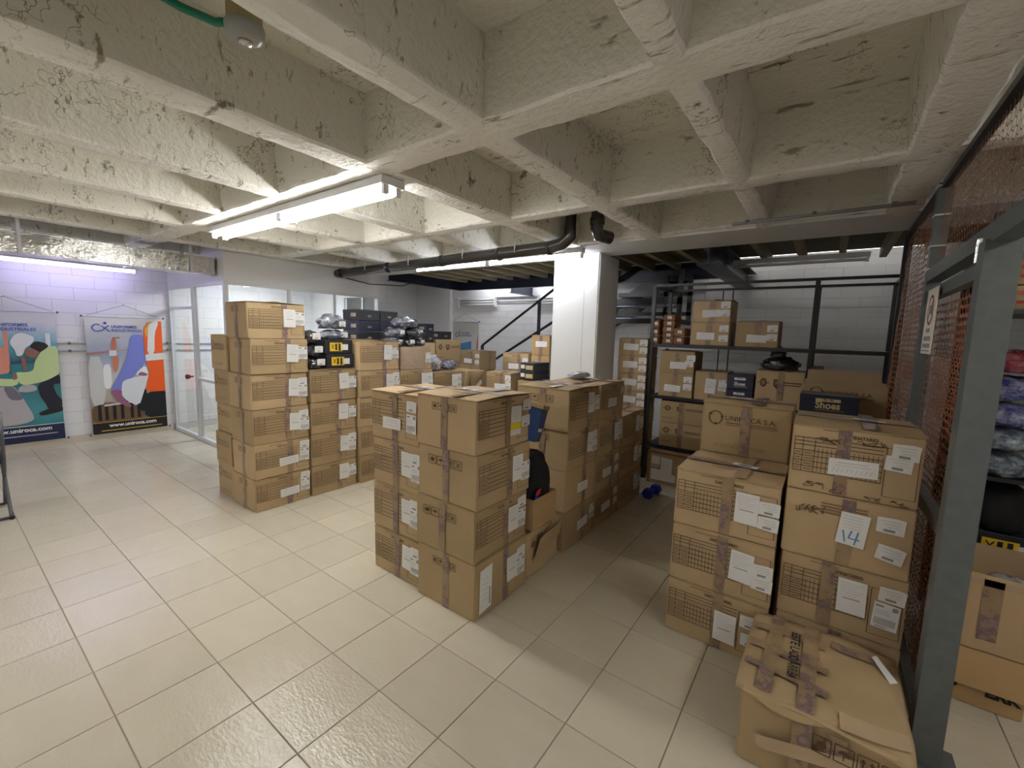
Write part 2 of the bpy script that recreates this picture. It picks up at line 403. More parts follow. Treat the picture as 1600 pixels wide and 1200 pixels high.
# office: soffit walls and glazing
mb = MB(); mb.box(X0, -5.8, 2.17, 2.27, 2.085, ZS); mb.box(-5.9, -5.8, 2.27, 4.339, 2.085, ZS)
struct('wall_office', mb.mesh('wall_office', M['wall']), 'white plastered soffit wall above the glass office')
mb = MB(); mb.box(X0, -6.75, 4.34, 4.44, 0, ZS); mb.box(-6.75, -5.8, 4.34, 4.44, 2.085, ZS); mb.box(-6.75, -5.8, 4.34, 4.44, 0, .9)
struct('wall_office_rear', mb.mesh('wall_office_rear', M['wall']), 'white rear wall inside the glass office')
mb = MB(); mb.box(X0, -5.9, 2.27, 4.34, 2.36, 2.38); struct('ceiling_office', mb.mesh('ceiling_office', M['wall']), 'flat white ceiling inside the glass office')

def bars(name, rects, parent, m, plane, at, th=.045):
    out = []
    for (a0, a1, z0, z1) in rects:
        mb = MB()
        if plane == 'y': mb.box(a0, a1, at-th/2, at+th/2, z0, z1)
        else: mb.box(at-th/2, at+th/2, a0, a1, z0, z1)
        out.append(obj(name, mb.mesh(name, m), parent))
    return out
def panes(rects, parent, plane, at):
    for (a0, a1, z0, z1) in rects:
        mb = MB()
        if plane == 'y': mb.box(a0, a1, at-.004, at+.004, z0, z1)
        else: mb.box(at-.004, at+.004, a0, a1, z0, z1)
        obj('pane', mb.mesh('pane', M['glass']), parent)
d1 = obj('door_1', None); tag(d1, 'white framed glass office door with a dark red knob', kind='structure')
bars('door_frame', [(-7.735, -7.69, 0, 2.085), (-6.86, -6.815, 0, 2.085), (-7.69, -6.86, 1.765, 1.80), (-7.69, -6.86, 2.045, 2.085), (-7.69, -6.86, 0, .05)], d1, M['alu'], 'y', 2.19)
panes([(-7.69, -6.86, .05, 1.765), (-7.69, -6.86, 1.80, 2.045)], d1, 'y', 2.19)
mb = MB(); mb.tube([(-6.93, 2.17, .86), (-6.93, 2.14, .86), (-6.93, 2.125, .86), (-6.93, 2.09, .86), (-6.93, 2.08, .86)], [.012, .012, .03, .034, .02], 14)
k_ = obj('knob', mb.mesh('knob', M['red_knob'], True), d1); k_['label'] = 'dark red round knob'
w1 = obj('window_1', None); tag(w1, 'white framed glass panel beside the office door', kind='structure')
bars('window_frame', [(-6.815, -6.775, 0, 2.085), (-5.85, -5.80, 0, 2.085), (-6.775, -5.85, 0, .05), (-6.775, -5.85, .82, .86), (-6.775, -5.85, 2.045, 2.085)], w1, M['alu'], 'y', 2.19)
panes([(-6.775, -5.85, .05, .82), (-6.775, -5.85, .86, 2.045)], w1, 'y', 2.19)
w2 = obj('window_2', None); tag(w2, 'long white framed glass office front behind the carton stacks', kind='structure')
bars('window_frame', [(2.215, 4.36, 0, .05), (2.215, 4.36, 2.045, 2.085), (2.92, 2.96, .05, 2.045), (3.56, 3.60, .05, 2.045), (4.32, 4.36, .05, 2.045), (2.215, 4.36, .82, .86)], w2, M['alu'], 'x', -5.825)
panes([(2.215, 2.92, .86, 2.045), (2.96, 3.56, .86, 2.045), (3.60, 4.32, .86, 2.045), (2.215, 2.92, .05, .82), (2.96, 3.56, .05, .82), (3.60, 4.32, .05, .82)], w2, 'x', -5.825)
w3 = obj('window_3', None); tag(w3, 'glazed opening in the rear wall of the office', kind='structure')
bars('window_frame', [(-6.75, -6.71, .9, 2.085), (-6.30, -6.26, .9, 2.085), (-5.95, -5.91, .9, 2.085)], w3, M['alu'], 'y', 4.39)
panes([(-6.71, -6.30, .9, 2.085), (-6.26, -5.95, .9, 2.085)], w3, 'y', 4.39)
# office ceiling panel
lp = thing('ceiling_panel_light', 'square white panel light on the glass office ceiling', 'lamp', (-6.7, 3.1, 2.345))
mb = MB(); mb.box(-.3, .3, -.3, .3, 0, .015); obj('frame', mb.mesh('frame', M['white_enamel']), lp)
mb = MB(); mb.box(-.28, .28, -.28, .28, -.006, 0); obj('diffuser', mb.mesh('diffuser', M['panel_on']), lp)

# mezzanine deck beyond the beam
ZD = 2.47
mb = MB(); mb.box(-5.75, X1, 4.46, 6.05, ZD+.10, ZD+.12)
deck = struct('ceiling_mezzanine', mb.mesh('ceiling_mezzanine', M['deck']), 'dark mezzanine deck on pale joists and navy steel beams')
for k in range(22):
    x = -5.5+k*.345
    far = 6.04
    mb = MB(); mb.box(x-.03, x+.03, 4.47, far, ZD+.0, ZD+.10); obj('joist', mb.mesh('joist', M['joist']), deck)
def ibeam(axis, c, a0, a1, z0, h, w=.09):
    mb = MB()
    for (q0, q1, za, zb) in ((-w/2, w/2, z0, z0+.01), (-.005, .005, z0+.01, z0+h-.01), (-w/2, w/2, z0+h-.01, z0+h)):
        if axis == 'y': mb.box(c+q0, c+q1, a0, a1, za, zb)
        else: mb.box(a0, a1, c+q0, c+q1, za, zb)
    return mb.mesh('steel_beam', M['navy_steel'])
obj('steel_beam', ibeam('y', -5.72, 4.47, 6.1, ZD-.13, .22), deck)
obj('steel_beam', ibeam('x', 6.1, -5.72, -1.2, ZD-.13, .22), deck)
obj('steel_beam', ibeam('y', -4.55, 6.15, Y1-.02, ZD-.2, .2), deck)
obj('steel_beam', ibeam('y', -1.0, 4.48, Y1-.02, ZD-.2, .2, .22), deck)
mb = MB(); mb.box(-6.9, -6.6, Y1-.10, Y1, 0, ZS); struct('trim_1', mb.mesh('trim_1', M['wall']), 'shallow white pilaster on the far wall')
mb = MB(); mb.box(-6.6, -1.5, Y1-.035, Y1, 2.27, 2.45); struct('trim_2', mb.mesh('trim_2', M['wall']), 'white ledge running along the top of the far wall')

# ------------------------------------------------------------------ light fixtures
def tube_fixture(label, loc, rz, length, ntube, tm, double_width=.16, cat='lamp', on=True):
    """batten of 1.2 m tubes end to end, hanging side up at loc (centre, underside of ceiling)"""
    root = thing('fluorescent_fixture', label, cat, loc, rz)
    w = double_width if ntube > 1 else .07
    mb = MB(); mb.box(-length/2, length/2, -w/2, w/2, -.045, 0)
    hs_ = obj('housing', mb.mesh('housing', M['white_enamel']), root)
    n = max(1, round(length/1.2)); seg = length/n
    for i in range(n):
        xa = -length/2+i*seg+.02; xb = xa+seg-.04
        for q in range(ntube):
            y = 0 if ntube == 1 else (-w*.27 if q == 0 else w*.27)
            mb = MB(); mb.tube([(xa+.012, y, -.070), (xb-.012, y, -.070)], .0155, 8, 0, False)
            obj('tube', mb.mesh('tube', tm, True), root)
            for xx in (xa, xb):
                mb = MB(); mb.box(xx-.012, xx+.012, y-.017, y+.017, -.092, -.045); obj('socket', mb.mesh('socket', M['white_enamel']), hs_)
    return root
tube_fixture('lit double tube batten light on the ceiling above the left cartons', (-3.29, 1.66, ZC-.004), 0, 2.42, 2, M['tube'])
tube_fixture('lit single tube light under the beam left of the column', (-3.25, 3.93, ZC), R(.5), 2.42, 1, M['tube_cool'])
lv = tube_fixture('lit violet tinted tube hanging before the poster wall under the duct', (-7.4, 1.165, 2.287), R(90), 1.2, 1, M['tube_violet'])
for dx in (-.5, .5):
    mb = MB(); mb.tube([(dx, 0, 0), (dx, 0, ZC-2.287+.02)], .004, 6); obj('suspension_rod', mb.mesh('suspension_rod', M['alu']), lv)
tube_fixture('added unseen double tube batten light left of the viewer', (-5.4, -1.3, ZC-.004), 0, 2.42, 2, M['tube_mid'])  # unseen lamp, added to brighten the left floor and poster wall
tube_fixture('added hidden tube light high in the stairwell above the deck', (-4.6, 6.55, ZS-.004), 0, 2.42, 1, M['tube_cool'])  # added out of view above the deck to brighten the far wall
tube_fixture('lit tube light over the wire cage shelves', (1.40, .9, ZC-.004), R(90), 2.42, 2, M['tube_dim'])
tube_fixture('lit double tube batten light behind the viewer', (-2.6, -1.6, ZC-.004), 0, 2.42, 2, M['tube_dim'])
sbn = thing('ceiling_conduit', 'slim grey double conduit against the beam right of the column', 'pipe', (-.16, 3.6, ZC-.012), R(-2))
for y in (-.012, .012):
    mb = MB(); mb.tube([(-.5, y, 0), (.5, y, 0)], .009, 8); obj('pipe', mb.mesh('pipe', M['grey_ink'], True), sbn)
for x in (-.4, 0, .4):
    mb = MB(); mb.box(x-.01, x+.01, -.026, .026, -.004, .016); obj('clip', mb.mesh('clip', M['grey_paint']), sbn)
tube_fixture('unlit tube batten under the mezzanine above the rack', (-.36, 5.5, ZD-.02), 0, 1.2, 1, M['tube_off'])
tube_fixture('added hidden tube light above the deck edge over the rack', (-.4, 6.55, ZS-.004), 0, 2.42, 1, M['tube_faint'])  # extra lamp hidden by the deck, lifts the wall behind the rack
def wall_fixture(label, x):
    r = thing('wall_light', label, 'lamp', (x, Y1-.012, 2.18))
    mb = MB(); mb.box(-.5, .5, -.03, 0, -.10, .10); obj('housing', mb.mesh('housing', M['white_enamel']), r)
    for z in (-.05, 0, .05):
        mb = MB(); mb.tube([(-.47, -.05, z), (.47, -.05, z)], .016, 10); obj('tube', mb.mesh('tube', M['tube_off'], True), r)
    for s in (-.48, .48):
        mb = MB(); mb.box(s-.02, s+.02, -.07, -.03, -.09, .09); obj('socket', mb.mesh('socket', M['white_enamel']), r)
wall_fixture('unlit triple tube wall light above the far small poster', -5.9)
wall_fixture('unlit triple tube wall light half hidden by the column', -3.9)
mb = MB(); mb.tube([(-5.4, Y1-.02, 2.18), (-4.4, Y1-.02, 2.18)], .009, 6); tag(obj('conduit', mb.mesh('conduit', M['black_steel'])), 'thin dark conduit joining the two unlit wall lights', 'pipe')

# pipes, duct, conduit
mb = MB(); mb.tube([(-5.78, 3.62, 2.345), (-4.2, 3.57, 2.348), (-2.12, 3.46, 2.352), (-2.0, 3.455, 2.37), (-1.93, 3.45, 2.42), (-1.92, 3.45, 2.70)], .057, 16)
pp = thing('drain_pipe', 'dark glossy drain pipe hung below the ceiling near the column', 'pipe')
pp_ = obj('pipe', mb.mesh('pipe', M['pipe'], True), pp)
for x in (-5.7, -4.6, -3.6, -2.75, -2.15):
    mb = MB(); y = 3.62+(x+5.78)*-.0435; mb.tube([(x, y, 2.345), (x+.03, y, 2.345)], .064, 16); obj('coupling', mb.mesh('coupling', M['pipe'], True), pp_)
for x in (-5.0, -4.1, -3.2, -2.5):
    mb = MB(); y = 3.62+(x+5.78)*-.0435; mb.tube([(x, y-.062, 2.33), (x, y-.066, 2.36), (x, y-.05, 2.44)], .006, 6); obj('strap', mb.mesh('strap', M['white_enamel']), pp)
pv = thing('riser_pipe', 'short dark vertical pipe with elbow in the ceiling bay by the column', 'pipe')
mb = MB(); mb.tube([(-1.72, 3.55, 2.73), (-1.72, 3.55, 2.48), (-1.72, 3.58, 2.44), (-1.66, 3.70, 2.43)], .055, 14); obj('pipe', mb.mesh('pipe', M['pipe'], True), pv)
mb = MB(); mb.tube([(-1.72, 3.55, 2.52), (-1.72, 3.55, 2.58)], .064, 14); obj('coupling', mb.mesh('coupling', M['pipe'], True), pv)
mb = MB(); mb.tube([(-5.79, 3.75, 2.30), (-5.5, 3.95, 2.22), (-5.2, 4.3, 2.22), (-5.0, 4.45, 2.30)], .008, 6); tag(obj('cable', mb.mesh('cable', M['black_steel'], True)), 'slack dark cable drooping from the drain pipe end', 'cable')

du = thing('air_duct', 'silver foil wrapped rectangular air duct along the poster wall', 'duct')
for k, (a, b) in enumerate([(-3.2, -1.4), (-1.4, .1), (.1, 1.38), (1.38, 2.14)]):
    bm = bmesh.new(); bmesh.ops.create_cube(bm, size=1)
    for v in bm.verts: v.co = Vector((-6.075+v.co.x*.25, (a+b)/2+v.co.y*(b-a), 2.25+v.co.z*.19))
    bmesh.ops.subdivide_edges(bm, edges=bm.edges[:], cuts=7, use_grid_fill=True)
    for v in bm.verts: v.co += noise.noise_vector(v.co*5+Vector((k, 0, 0)))*.012
    me = bpy.data.meshes.new('duct_section'); bm.to_mesh(me); bm.free(); me.materials.append(M['foil'])
    obj('duct_section', me, du)
    if k < 3:
        mb = MB(); mb.box(-6.21, -5.94, b-.02, b+.02, 2.147, 2.353); obj('joint_band', mb.mesh('joint_band', M['foil']), du)
for y in (-1.0, .6, 1.9):
    mb = MB()
    for x in (-6.212, -5.938): mb.box(x-.004, x+.004, y-.012, y+.012, 2.15, ZS)
    obj('hanger', mb.mesh('hanger', M['alu']), du)
for z, l in ((1.28, 'upper thin grey conduit running behind the posters'), (1.185, 'lower thin grey conduit running behind the posters')):
    r_ = thing('wall_conduit', l, 'pipe')
    mb = MB(); mb.tube([(X0+.014, Y0+.1, z), (X0+.014, 4.3, z)], .011, 8); obj('pipe', mb.mesh('pipe', mat('grey_conduit_%d' % int(z*100), (.42, .42, .45), .4)), r_)
    for y in (-.4, 1.12, 2.12):
        mb = MB(); mb.box(X0+.002, X0+.028, y-.012, y+.012, z-.016, z+.016); obj('clip', mb.mesh('clip', M['grey_paint']), r_)

# green conduit with round junction box
gj = thing('junction_box', 'round ceiling junction box with lampholder fed by green conduit', 'junction box', (-1.62, .70, 2.52))
mb = MB(); mb.tube([(0, 0, .05), (0, 0, .045), (0, 0, .0)], [.05, .055, .055], 8); o_ = obj('box_body', mb.mesh('box_body', mat('tan_plastic', (.38, .30, .15), .5)), gj)
mb = MB(); mb.tube([(0, 0, 0), (0, 0, -.03), (0, 0, -.045)], [.058, .056, .035], 16); obj('lampholder', mb.mesh('lampholder', mat('grey_porcelain', (.36, .37, .36), .35), True), gj)
mb = MB(); mb.tube([(0, 0, -.045), (0, 0, -.055)], [.022, .018], 12); obj('socket', mb.mesh('socket', M['foil'], True), gj)
mb = MB(); mb.tube([(-.05, -.02, .02), (-.10, -.045, .025), (-.16, -.12, .05), (-.22, -.40, .10), (-.25, -.9, .12)], .013, 10); obj('conduit', mb.mesh('conduit', M['green'], True), gj)
for dx in (-.02, .022):
    mb = MB(); mb.tube([(dx, .0, .05), (dx+.01, .01, .12), (dx+.02, .0, .215)], .014, 10); obj('conduit', mb.mesh('conduit', M['green'], True), gj)

# ------------------------------------------------------------------ posters
def poster(label, loc, rot, w, h, layers, mats, body_mat, rods=True):
    """hung banner: local x across, y up, z towards the viewer; origin at lower left"""
    r = obj('hanging_poster', None, None, loc, rot); tag(r, label, 'poster', 'long uniform posters')
    mb = MB(); n = 10
    for i in range(n):
        for j in range(n):
            def P(a, b): return (a*w/n, b*h/n, .004+.003*math.sin(a*1.1)*math.sin(b*.7))
            mb.quad(P(i, j), P(i+1, j), P(i+1, j+1), P(i, j+1))
    bn_ = obj('banner', mb.mesh('banner', body_mat, True), r)
    pr = layers(w, h); obj('print', pr.mesh('print', mats), bn_)
    for y in (0, h):
        mb = MB(); mb.tube([(-.02, y, .006), (w+.02, y, .006)], .008, 8); rd_ = obj('rod', mb.mesh('rod', M['alu']), r)
        for x in (-.025, w+.025):
            mb = MB(); mb.tube([(x-.008, y, .006), (x+.008, y, .006)], .012, 8); obj('rod_cap', mb.mesh('rod_cap', M['violet_cap']), rd_)
    mb = MB(); mb.tube([(0, h, .006), (w/2, h+.16, .004), (w, h, .006)], .003, 5); obj('cord', mb.mesh('cord', M['grey_ink']), r)
    mb = MB(); mb.tube([(w/2, h+.16, -.004), (w/2, h+.16, .012)], .006, 6); obj('nail', mb.mesh('nail', M['black_steel']), r)
    return r
def flat(name, c): return mat(name, lin(c), .5)
def logo_person(mb, cx, cy, s, m, z):
    mb.ring(cx-.55*s, cy, .62*s, .16*s, 50, 320, z, m, 24)
    mb.disc(cx+.42*s, cy+.75*s, .2*s, z, m)
    mb.line((cx-.05*s, cy+.35*s), (cx+.35*s, cy-.05*s), .15*s, z, m); mb.line((cx+.85*s, cy+.4*s), (cx+.4*s, cy-.05*s), .15*s, z, m)
    mb.line((cx+.4*s, cy), (cx-.1*s, cy-.55*s), .15*s, z, m); mb.line((cx+.4*s, cy), (cx+.95*s, cy-.6*s), .15*s, z, m)
PM2 = [flat('poster_blue_logo', (60, 85, 190)), flat('poster_vest_orange', (240, 95, 30)), flat('poster_vest_stripe', (225, 225, 225)), flat('poster_shirt_blue', (125, 135, 215)),
       flat('poster_paper', (222, 226, 232)), flat('poster_black', (16, 18, 24)), flat('poster_hand', (150, 95, 125)), flat('poster_crane', (200, 125, 100)), flat('poster_gold', (200, 165, 60)), flat('poster_trousers', (14, 20, 28)),
       flat('poster_site_brown', (110, 85, 60)), flat('poster_yellow', (230, 170, 60)), flat('poster_pale', (205, 205, 205)), flat('poster_white', (240, 240, 240))]
def smooth(pts, n=3):
    "round a polygon outline (one pass of corner cutting per step)"
    for _ in range(n):
        q = []
        for i in range(len(pts)):
            a, b = pts[i], pts[(i+1) % len(pts)]
            q += [(a[0]*.8+b[0]*.2, a[1]*.8+b[1]*.2), (a[0]*.2+b[0]*.8, a[1]*.2+b[1]*.8)]
        pts = q
    return pts
def lay2(w, h):
    mb = MB(); Z = lambda i: .0085+.0006*i
    def S(pts, k=2): return [(max(0, min(w, x)), max(0, min(h, y))) for x, y in smooth([((x-85)/590*w, (1-(y-165)/915)*h) for x, y in pts], k)]
    mb.poly(S([(85, 860), (200, 830), (340, 850), (490, 830), (520, 990), (85, 1000)], 1), Z(0), 10)
    mb.poly(S([(85, 470), (190, 470), (200, 840), (85, 860)], 1), Z(1), 12); mb.poly(S([(190, 540), (250, 530), (250, 720), (190, 730)], 1), Z(2), 13)
    mb.poly(S([(262, 470), (318, 470), (300, 590), (268, 600)], 1), Z(2), 7); mb.poly(S([(270, 330), (300, 325), (305, 430), (258, 430)], 1), Z(2), 7)
    for (x0, y0, x1, y1, t) in ((85, 450, 300, 430, 16), (280, 328, 335, 328, 12), (300, 430, 400, 420, 6)):
        mb.line(S([(x0, y0)], 0)[0], S([(x1, y1)], 0)[0], t/590*w, Z(2), 7)
    mb.poly(S([(245, 428), (300, 425), (300, 468), (245, 470)], 0), Z(3), 4)
    for x in (130, 180, 240, 300, 375, 430): mb.poly(S([(x, 850), (x+26, 850), (x+26, 975), (x, 975)], 0), Z(1), 9)
    mb.poly(S([(180, 850), (400, 835), (400, 850), (180, 865)], 0), Z(2), 12)
    mb.poly(S([(415, 300), (530, 298), (535, 520), (440, 612), (335, 745), (232, 738), (262, 690), (330, 580), (390, 440)]), Z(4), 3)
    mb.poly(S([(232, 738), (318, 738), (335, 800), (390, 880), (370, 890), (300, 850), (252, 790)]), Z(5), 6)
    mb.poly(S([(335, 668), (440, 642), (555, 625), (512, 720), (445, 893), (318, 805), (318, 715)], 1), Z(6), 4)
    mb.poly(S([(438, 630), (450, 600), (522, 548), (545, 630), (480, 642)], 1), Z(7), 13); mb.poly(S([(445, 632), (480, 600), (535, 622), (520, 640)]), Z(8), 6)
    mb.poly(S([(515, 735), (490, 760), (438, 890), (470, 930), (520, 930)], 1), Z(5), 9)
    mb.poly(S([(525, 250), (560, 192), (760, 188), (760, 775), (508, 775), (522, 690), (552, 600), (522, 500), (518, 320)], 1), Z(9), 1)
    mb.poly(S([(505, 772), (760, 772), (760, 990), (488, 990), (500, 860)], 1), Z(9), 9)
    mb.poly(S([(528, 260), (572, 190), (585, 200), (556, 290), (545, 330)], 1), Z(10), 11)
    mb.poly(S([(562, 225), (600, 192), (655, 190), (612, 290), (602, 460), (540, 460), (556, 300)], 1), Z(11), 2)
    mb.poly(S([(525, 462), (690, 450), (690, 506), (525, 516)], 0), Z(12), 2)
    mb.rect(0, 0, w, .095*h, Z(9), 5); mb.rect(0, .095*h, w, .10*h, Z(10), 8)
    addtext(mb, 'www.uniroca.com', .2*w, .052*h, .64*w, Z(11), 13, .03); mb.rect(.1*w, .022*h, .92*w, .030*h, Z(11), 8)
    logo_person(mb, .20*w, .905*h, .105*w, 0, Z(10))
    addtext(mb, 'UNIFORMES', .32*w, .905*h, .33*w, Z(10), 0, .02); addtext(mb, 'INDUSTRIALES', .32*w, .872*h, .40*w, Z(10), 0, .02)
    return mb
def gradmat(name, stops, axis=1, h=1.55):
    m = mat(name, (.5, .5, .5), .45); t = NT(m); o = t.n('ShaderNodeSeparateXYZ', {0: t.obj()}).outputs[axis]
    q = t.n('ShaderNodeMath', {0: o, 1: h}, operation='DIVIDE').outputs[0]
    n = t.n('ShaderNodeMath', {0: t.noise(9, t.obj(), 4), 1: .12}, operation='MULTIPLY').outputs[0]
    q = t.n('ShaderNodeMath', {0: q, 1: n}, operation='ADD').outputs[0]
    t.link(t.ramp(q, [(p, lin(c)) for p, c in stops]), 'Base Color'); return m
PB2 = gradmat('poster_sky', [(.1, (90, 65, 45)), (.3, (170, 150, 130)), (.5, (200, 200, 200)), (.75, (160, 172, 195)), (.92, (200, 205, 210)), (1., (222, 222, 220))])
poster('long poster of orange vest and rolled plan by the glass door', (X0+.029, 1.27, .075), (R(90), 0, R(90)), .79, 1.555, lay2, PM2, PB2)
PM1 = [flat('poster1_blue_logo', (80, 100, 190)), flat('poster1_navy', (25, 38, 75)), flat('poster1_helmet', (228, 232, 238)), flat('poster1_shirt', (205, 225, 165)), flat('poster1_dark', (28, 32, 48)),
       flat('poster1_skin', (150, 100, 90)), flat('poster1_pipe', (185, 180, 185)), flat('poster1_teal', (45, 130, 140)), flat('poster1_white', (240, 240, 240)), flat('poster1_hair', (38, 30, 35)), flat('poster1_orange', (225, 150, 130)), flat('poster1_shade', (120, 115, 130))]
def lay1(w, h):
    mb = MB(); Z = lambda i: .0085+.0006*i
    def S(pts, k=2): return [(max(0, min(w, x)), max(0, min(h, y))) for x, y in smooth([((.43+.57*x/383)*w, (1-(y-195)/880)*h) for x, y in pts], k)]
    mb.poly(S([(-290, 560), (383, 530), (383, 690), (-290, 720)], 0), Z(0), 7); mb.poly(S([(300, 340), (335, 340), (335, 430), (300, 430)], 0), Z(0), 2)
    mb.poly(S([(20, 320), (45, 320), (45, 600), (10, 600)], 0), Z(0), 10)
    mb.poly(S([(-120, 690), (20, 690), (60, 690), (110, 775), (180, 915), (130, 940), (30, 952), (-200, 950), (-190, 880)]), Z(2), 6)
    mb.poly(S([(-20, 690), (45, 688), (110, 770), (90, 785), (20, 780)], 1), Z(3), 11); mb.poly(S([(85, 700), (130, 680), (205, 690), (212, 725), (150, 735), (80, 730)]), Z(1), 6)
    mb.poly(S([(215, 690), (300, 640), (390, 622), (390, 685), (322, 690), (348, 765), (385, 800), (380, 850), (300, 860), (270, 850), (262, 820), (225, 765)], 1), Z(4), 4)
    mb.poly(S([(205, 880), (270, 858), (330, 830), (385, 850), (390, 880), (250, 900), (210, 898)], 1), Z(5), 9)
    mb.poly(S([(255, 470), (300, 432), (390, 422), (390, 612), (335, 640), (262, 668), (115, 690), (68, 640), (72, 596), (150, 600), (196, 590), (212, 530)]), Z(6), 3)
    mb.poly(S([(90, 675), (40, 690), (-80, 680), (-80, 630), (20, 640), (80, 640)]), Z(6), 3); mb.poly(S([(60, 600), (80, 600), (85, 640), (50, 650)], 1), Z(7), 5)
    mb.poly(S([(-40, 420), (30, 440), (40, 560), (40, 600), (-40, 610)], 1), Z(5), 10)
    mb.poly(S([(148, 450), (200, 442), (252, 462), (232, 500), (190, 505), (152, 482)]), Z(7), 5); mb.poly(S([(120, 490), (150, 500), (158, 585), (135, 590), (122, 550)]), Z(7), 5)
    mb.poly(S([(182, 432), (226, 392), (290, 402), (322, 425), (300, 442), (255, 470), (225, 450)]), Z(8), 9)
    mb.poly(S([(52, 402), (88, 352), (140, 335), (232, 366), (202, 412), (155, 438), (132, 490), (92, 492), (84, 450)]), Z(9), 2)
    mb.rect(0, 0, w, .125*h, Z(10), 1); mb.rect(0, .125*h, w, .13*h, Z(10), 8)
    addtext(mb, 'www.uniroca.com', .22*w, .082*h, .64*w, Z(11), 8, .03); mb.rect(.1*w, .05*h, .92*w, .058*h, Z(11), 6)
    logo_person(mb, .16*w, .885*h, .10*w, 0, Z(9)); addtext(mb, 'UNIFORMES', .38*w, .885*h, .33*w, Z(9), 0, .02); addtext(mb, 'INDUSTRIALES', .38*w, .852*h, .41*w, Z(9), 0, .02)
    return mb
PB1 = gradmat('poster_teal_ground', [(.1, (35, 105, 120)), (.3, (70, 150, 160)), (.5, (60, 125, 135)), (.68, (40, 80, 100)), (.80, (95, 175, 200)), (.95, (190, 205, 220)), (1., (215, 215, 222))])
poster('long teal poster of a stooping worker in a white helmet, leftmost', (X0+.029, .22, .085), (R(90), 0, R(90)), .79, 1.575, lay1, PM1, PB1)
PM3 = [flat('poster3_logo', (45, 45, 70)), flat('poster3_blue', (70, 125, 175)), flat('poster3_red', (190, 110, 90)), flat('poster3_grey', (150, 150, 150))]
def lay3(w, h):
    mb = MB(); Z = .009
    logo_person(mb, .26*w, .82*h, .10*w, 0, Z); addtext(mb, 'UNIFORMES', .38*w, .835*h, .30*w, Z, 1, .02); addtext(mb, 'INDUSTRIALES', .38*w, .80*h, .38*w, Z, 1, .02)
    mb.poly([(.35*w, .2*h), (.75*w, .2*h), (.75*w, .74*h), (.35*w, .70*h)], Z, 1); mb.poly([(.90*w, .1*h), (w, .1*h), (w, .86*h), (.94*w, .7*h)], Z, 2)
    return mb
PB3 = gradmat('poster_pale', [(.1, (60, 90, 110)), (.4, (110, 170, 195)), (.62, (175, 190, 195)), (.7, (195, 195, 192)), (1., (190, 188, 185))])
poster('pale poster hanging on the far wall left of the stairs', (-6.63, Y1-.003, .24), (R(90), 0, 0), .76, 1.55, lay3, PM3, PB3)

# ------------------------------------------------------------------ printed matter shared by the cartons (unit face: u 0..1, v 0..1)
def grid_print(var):
    mb = MB(); t = .006; i = 0
    rows = [.80, .745, .69, .61, .53, .45, .37, .29]
    for k, v in enumerate(rows): mb.line((.03, v), (.72, v), .011, 0, 0)
    for u in (.03, .10, .20): mb.line((u, .29), (u, .80), t, 0, 0)
    if var == 0:
        for k in range(15): mb.line((.23+.035*k, .29), (.23+.035*k, .66), .0045, 0, 0)
    for v in rows[3:-1]:
        mb.rect(.115, v-.05, .185, v-.03, 0, 1); mb.rect(.04, v-.05, .085, v-.03, 0, 1)
    addtext(mb, 'DESTINATARIO', .40, .855, .27, 0, 0, .03, 1.7)
    mb.rect(.25, .935, .48, .950, 0, 1)
    for (a, b) in (((.74, .12), (.97, .12)), ((.74, .12), (.74, .80)), ((.97, .12), (.97, .80)), ((.74, .80), (.97, .80))): mb.line(a, b, t, 0, 0)
    return mb.mesh('printed_form', [M['ink'], M['ink_soft']])
GRID = [grid_print(0), grid_print(1)]
def icons_print():
    mb = MB()
    for k in range(4):
        x = k*.25+.01; w = .21
        for (a, b) in (((x, 0), (x+w, 0)), ((x, 1), (x+w, 1)), ((x, 0), (x, 1)), ((x+w, 0), (x+w, 1))): mb.line(a, b, .07 if a[0] != b[0] else .014, 0, 0)
        c = x+w/2
        if k == 0: mb.disc(c, .5, .06, 0, 0, 16, .26)
        if k == 1: mb.poly([(c-.07, .5), (c-.05, .68), (c, .78), (c+.05, .68), (c+.07, .5)], 0, 0); mb.line((c, .5), (c, .18), .014, 0, 0)
        if k == 2:
            for d in (-.045, .045): mb.line((c+d, .15), (c+d, .6), .022, 0, 0); mb.poly([(c+d-.032, .6), (c+d+.032, .6), (c+d, .86)], 0, 0)
        if k == 3:
            mb.line((c-.07, .2), (c+.07, .8), .024, 0, 0); mb.line((c+.07, .2), (c-.07, .8), .024, 0, 0); mb.line((c, .2), (c, .8), .012, 0, 0)
    return mb.mesh('handling_icons', [M['ink']])
ICONS = icons_print()
def logo_print(full=True):
    mb = MB()
    mb.ring(.17, .70, .085, .017, 20, 150, 0, 0, 14, .135); mb.ring(.17, .70, .085, .017, 165, 275, 0, 0, 12, .135); mb.ring(.17, .70, .085, .017, 285, 372, 0, 0, 12, .135)
    for a in (150, 275, 15):
        x, y = .17+.077*math.cos(R(a)), .70+.124*math.sin(R(a)); mb.poly([(x-.02, y-.03), (x+.025, y-.005), (x-.005, y+.04)], 0, 0)
    addtext(mb, 'UNIROCA S.A.', .285, .665, .56, 0, 0, .0, 1.5)
    mb.rect(.29, .615, .86, .628, 0, 0); mb.rect(.30, .57, .86, .59, 0, 1)
    addtext(mb, 'SU DOTACION A TIEMPO', .18, .13, .58, 0, 1, .0, 1.9)
    return mb.mesh('printed_logo', [M['ink'], M['ink_soft']])
LOGO = logo_print()
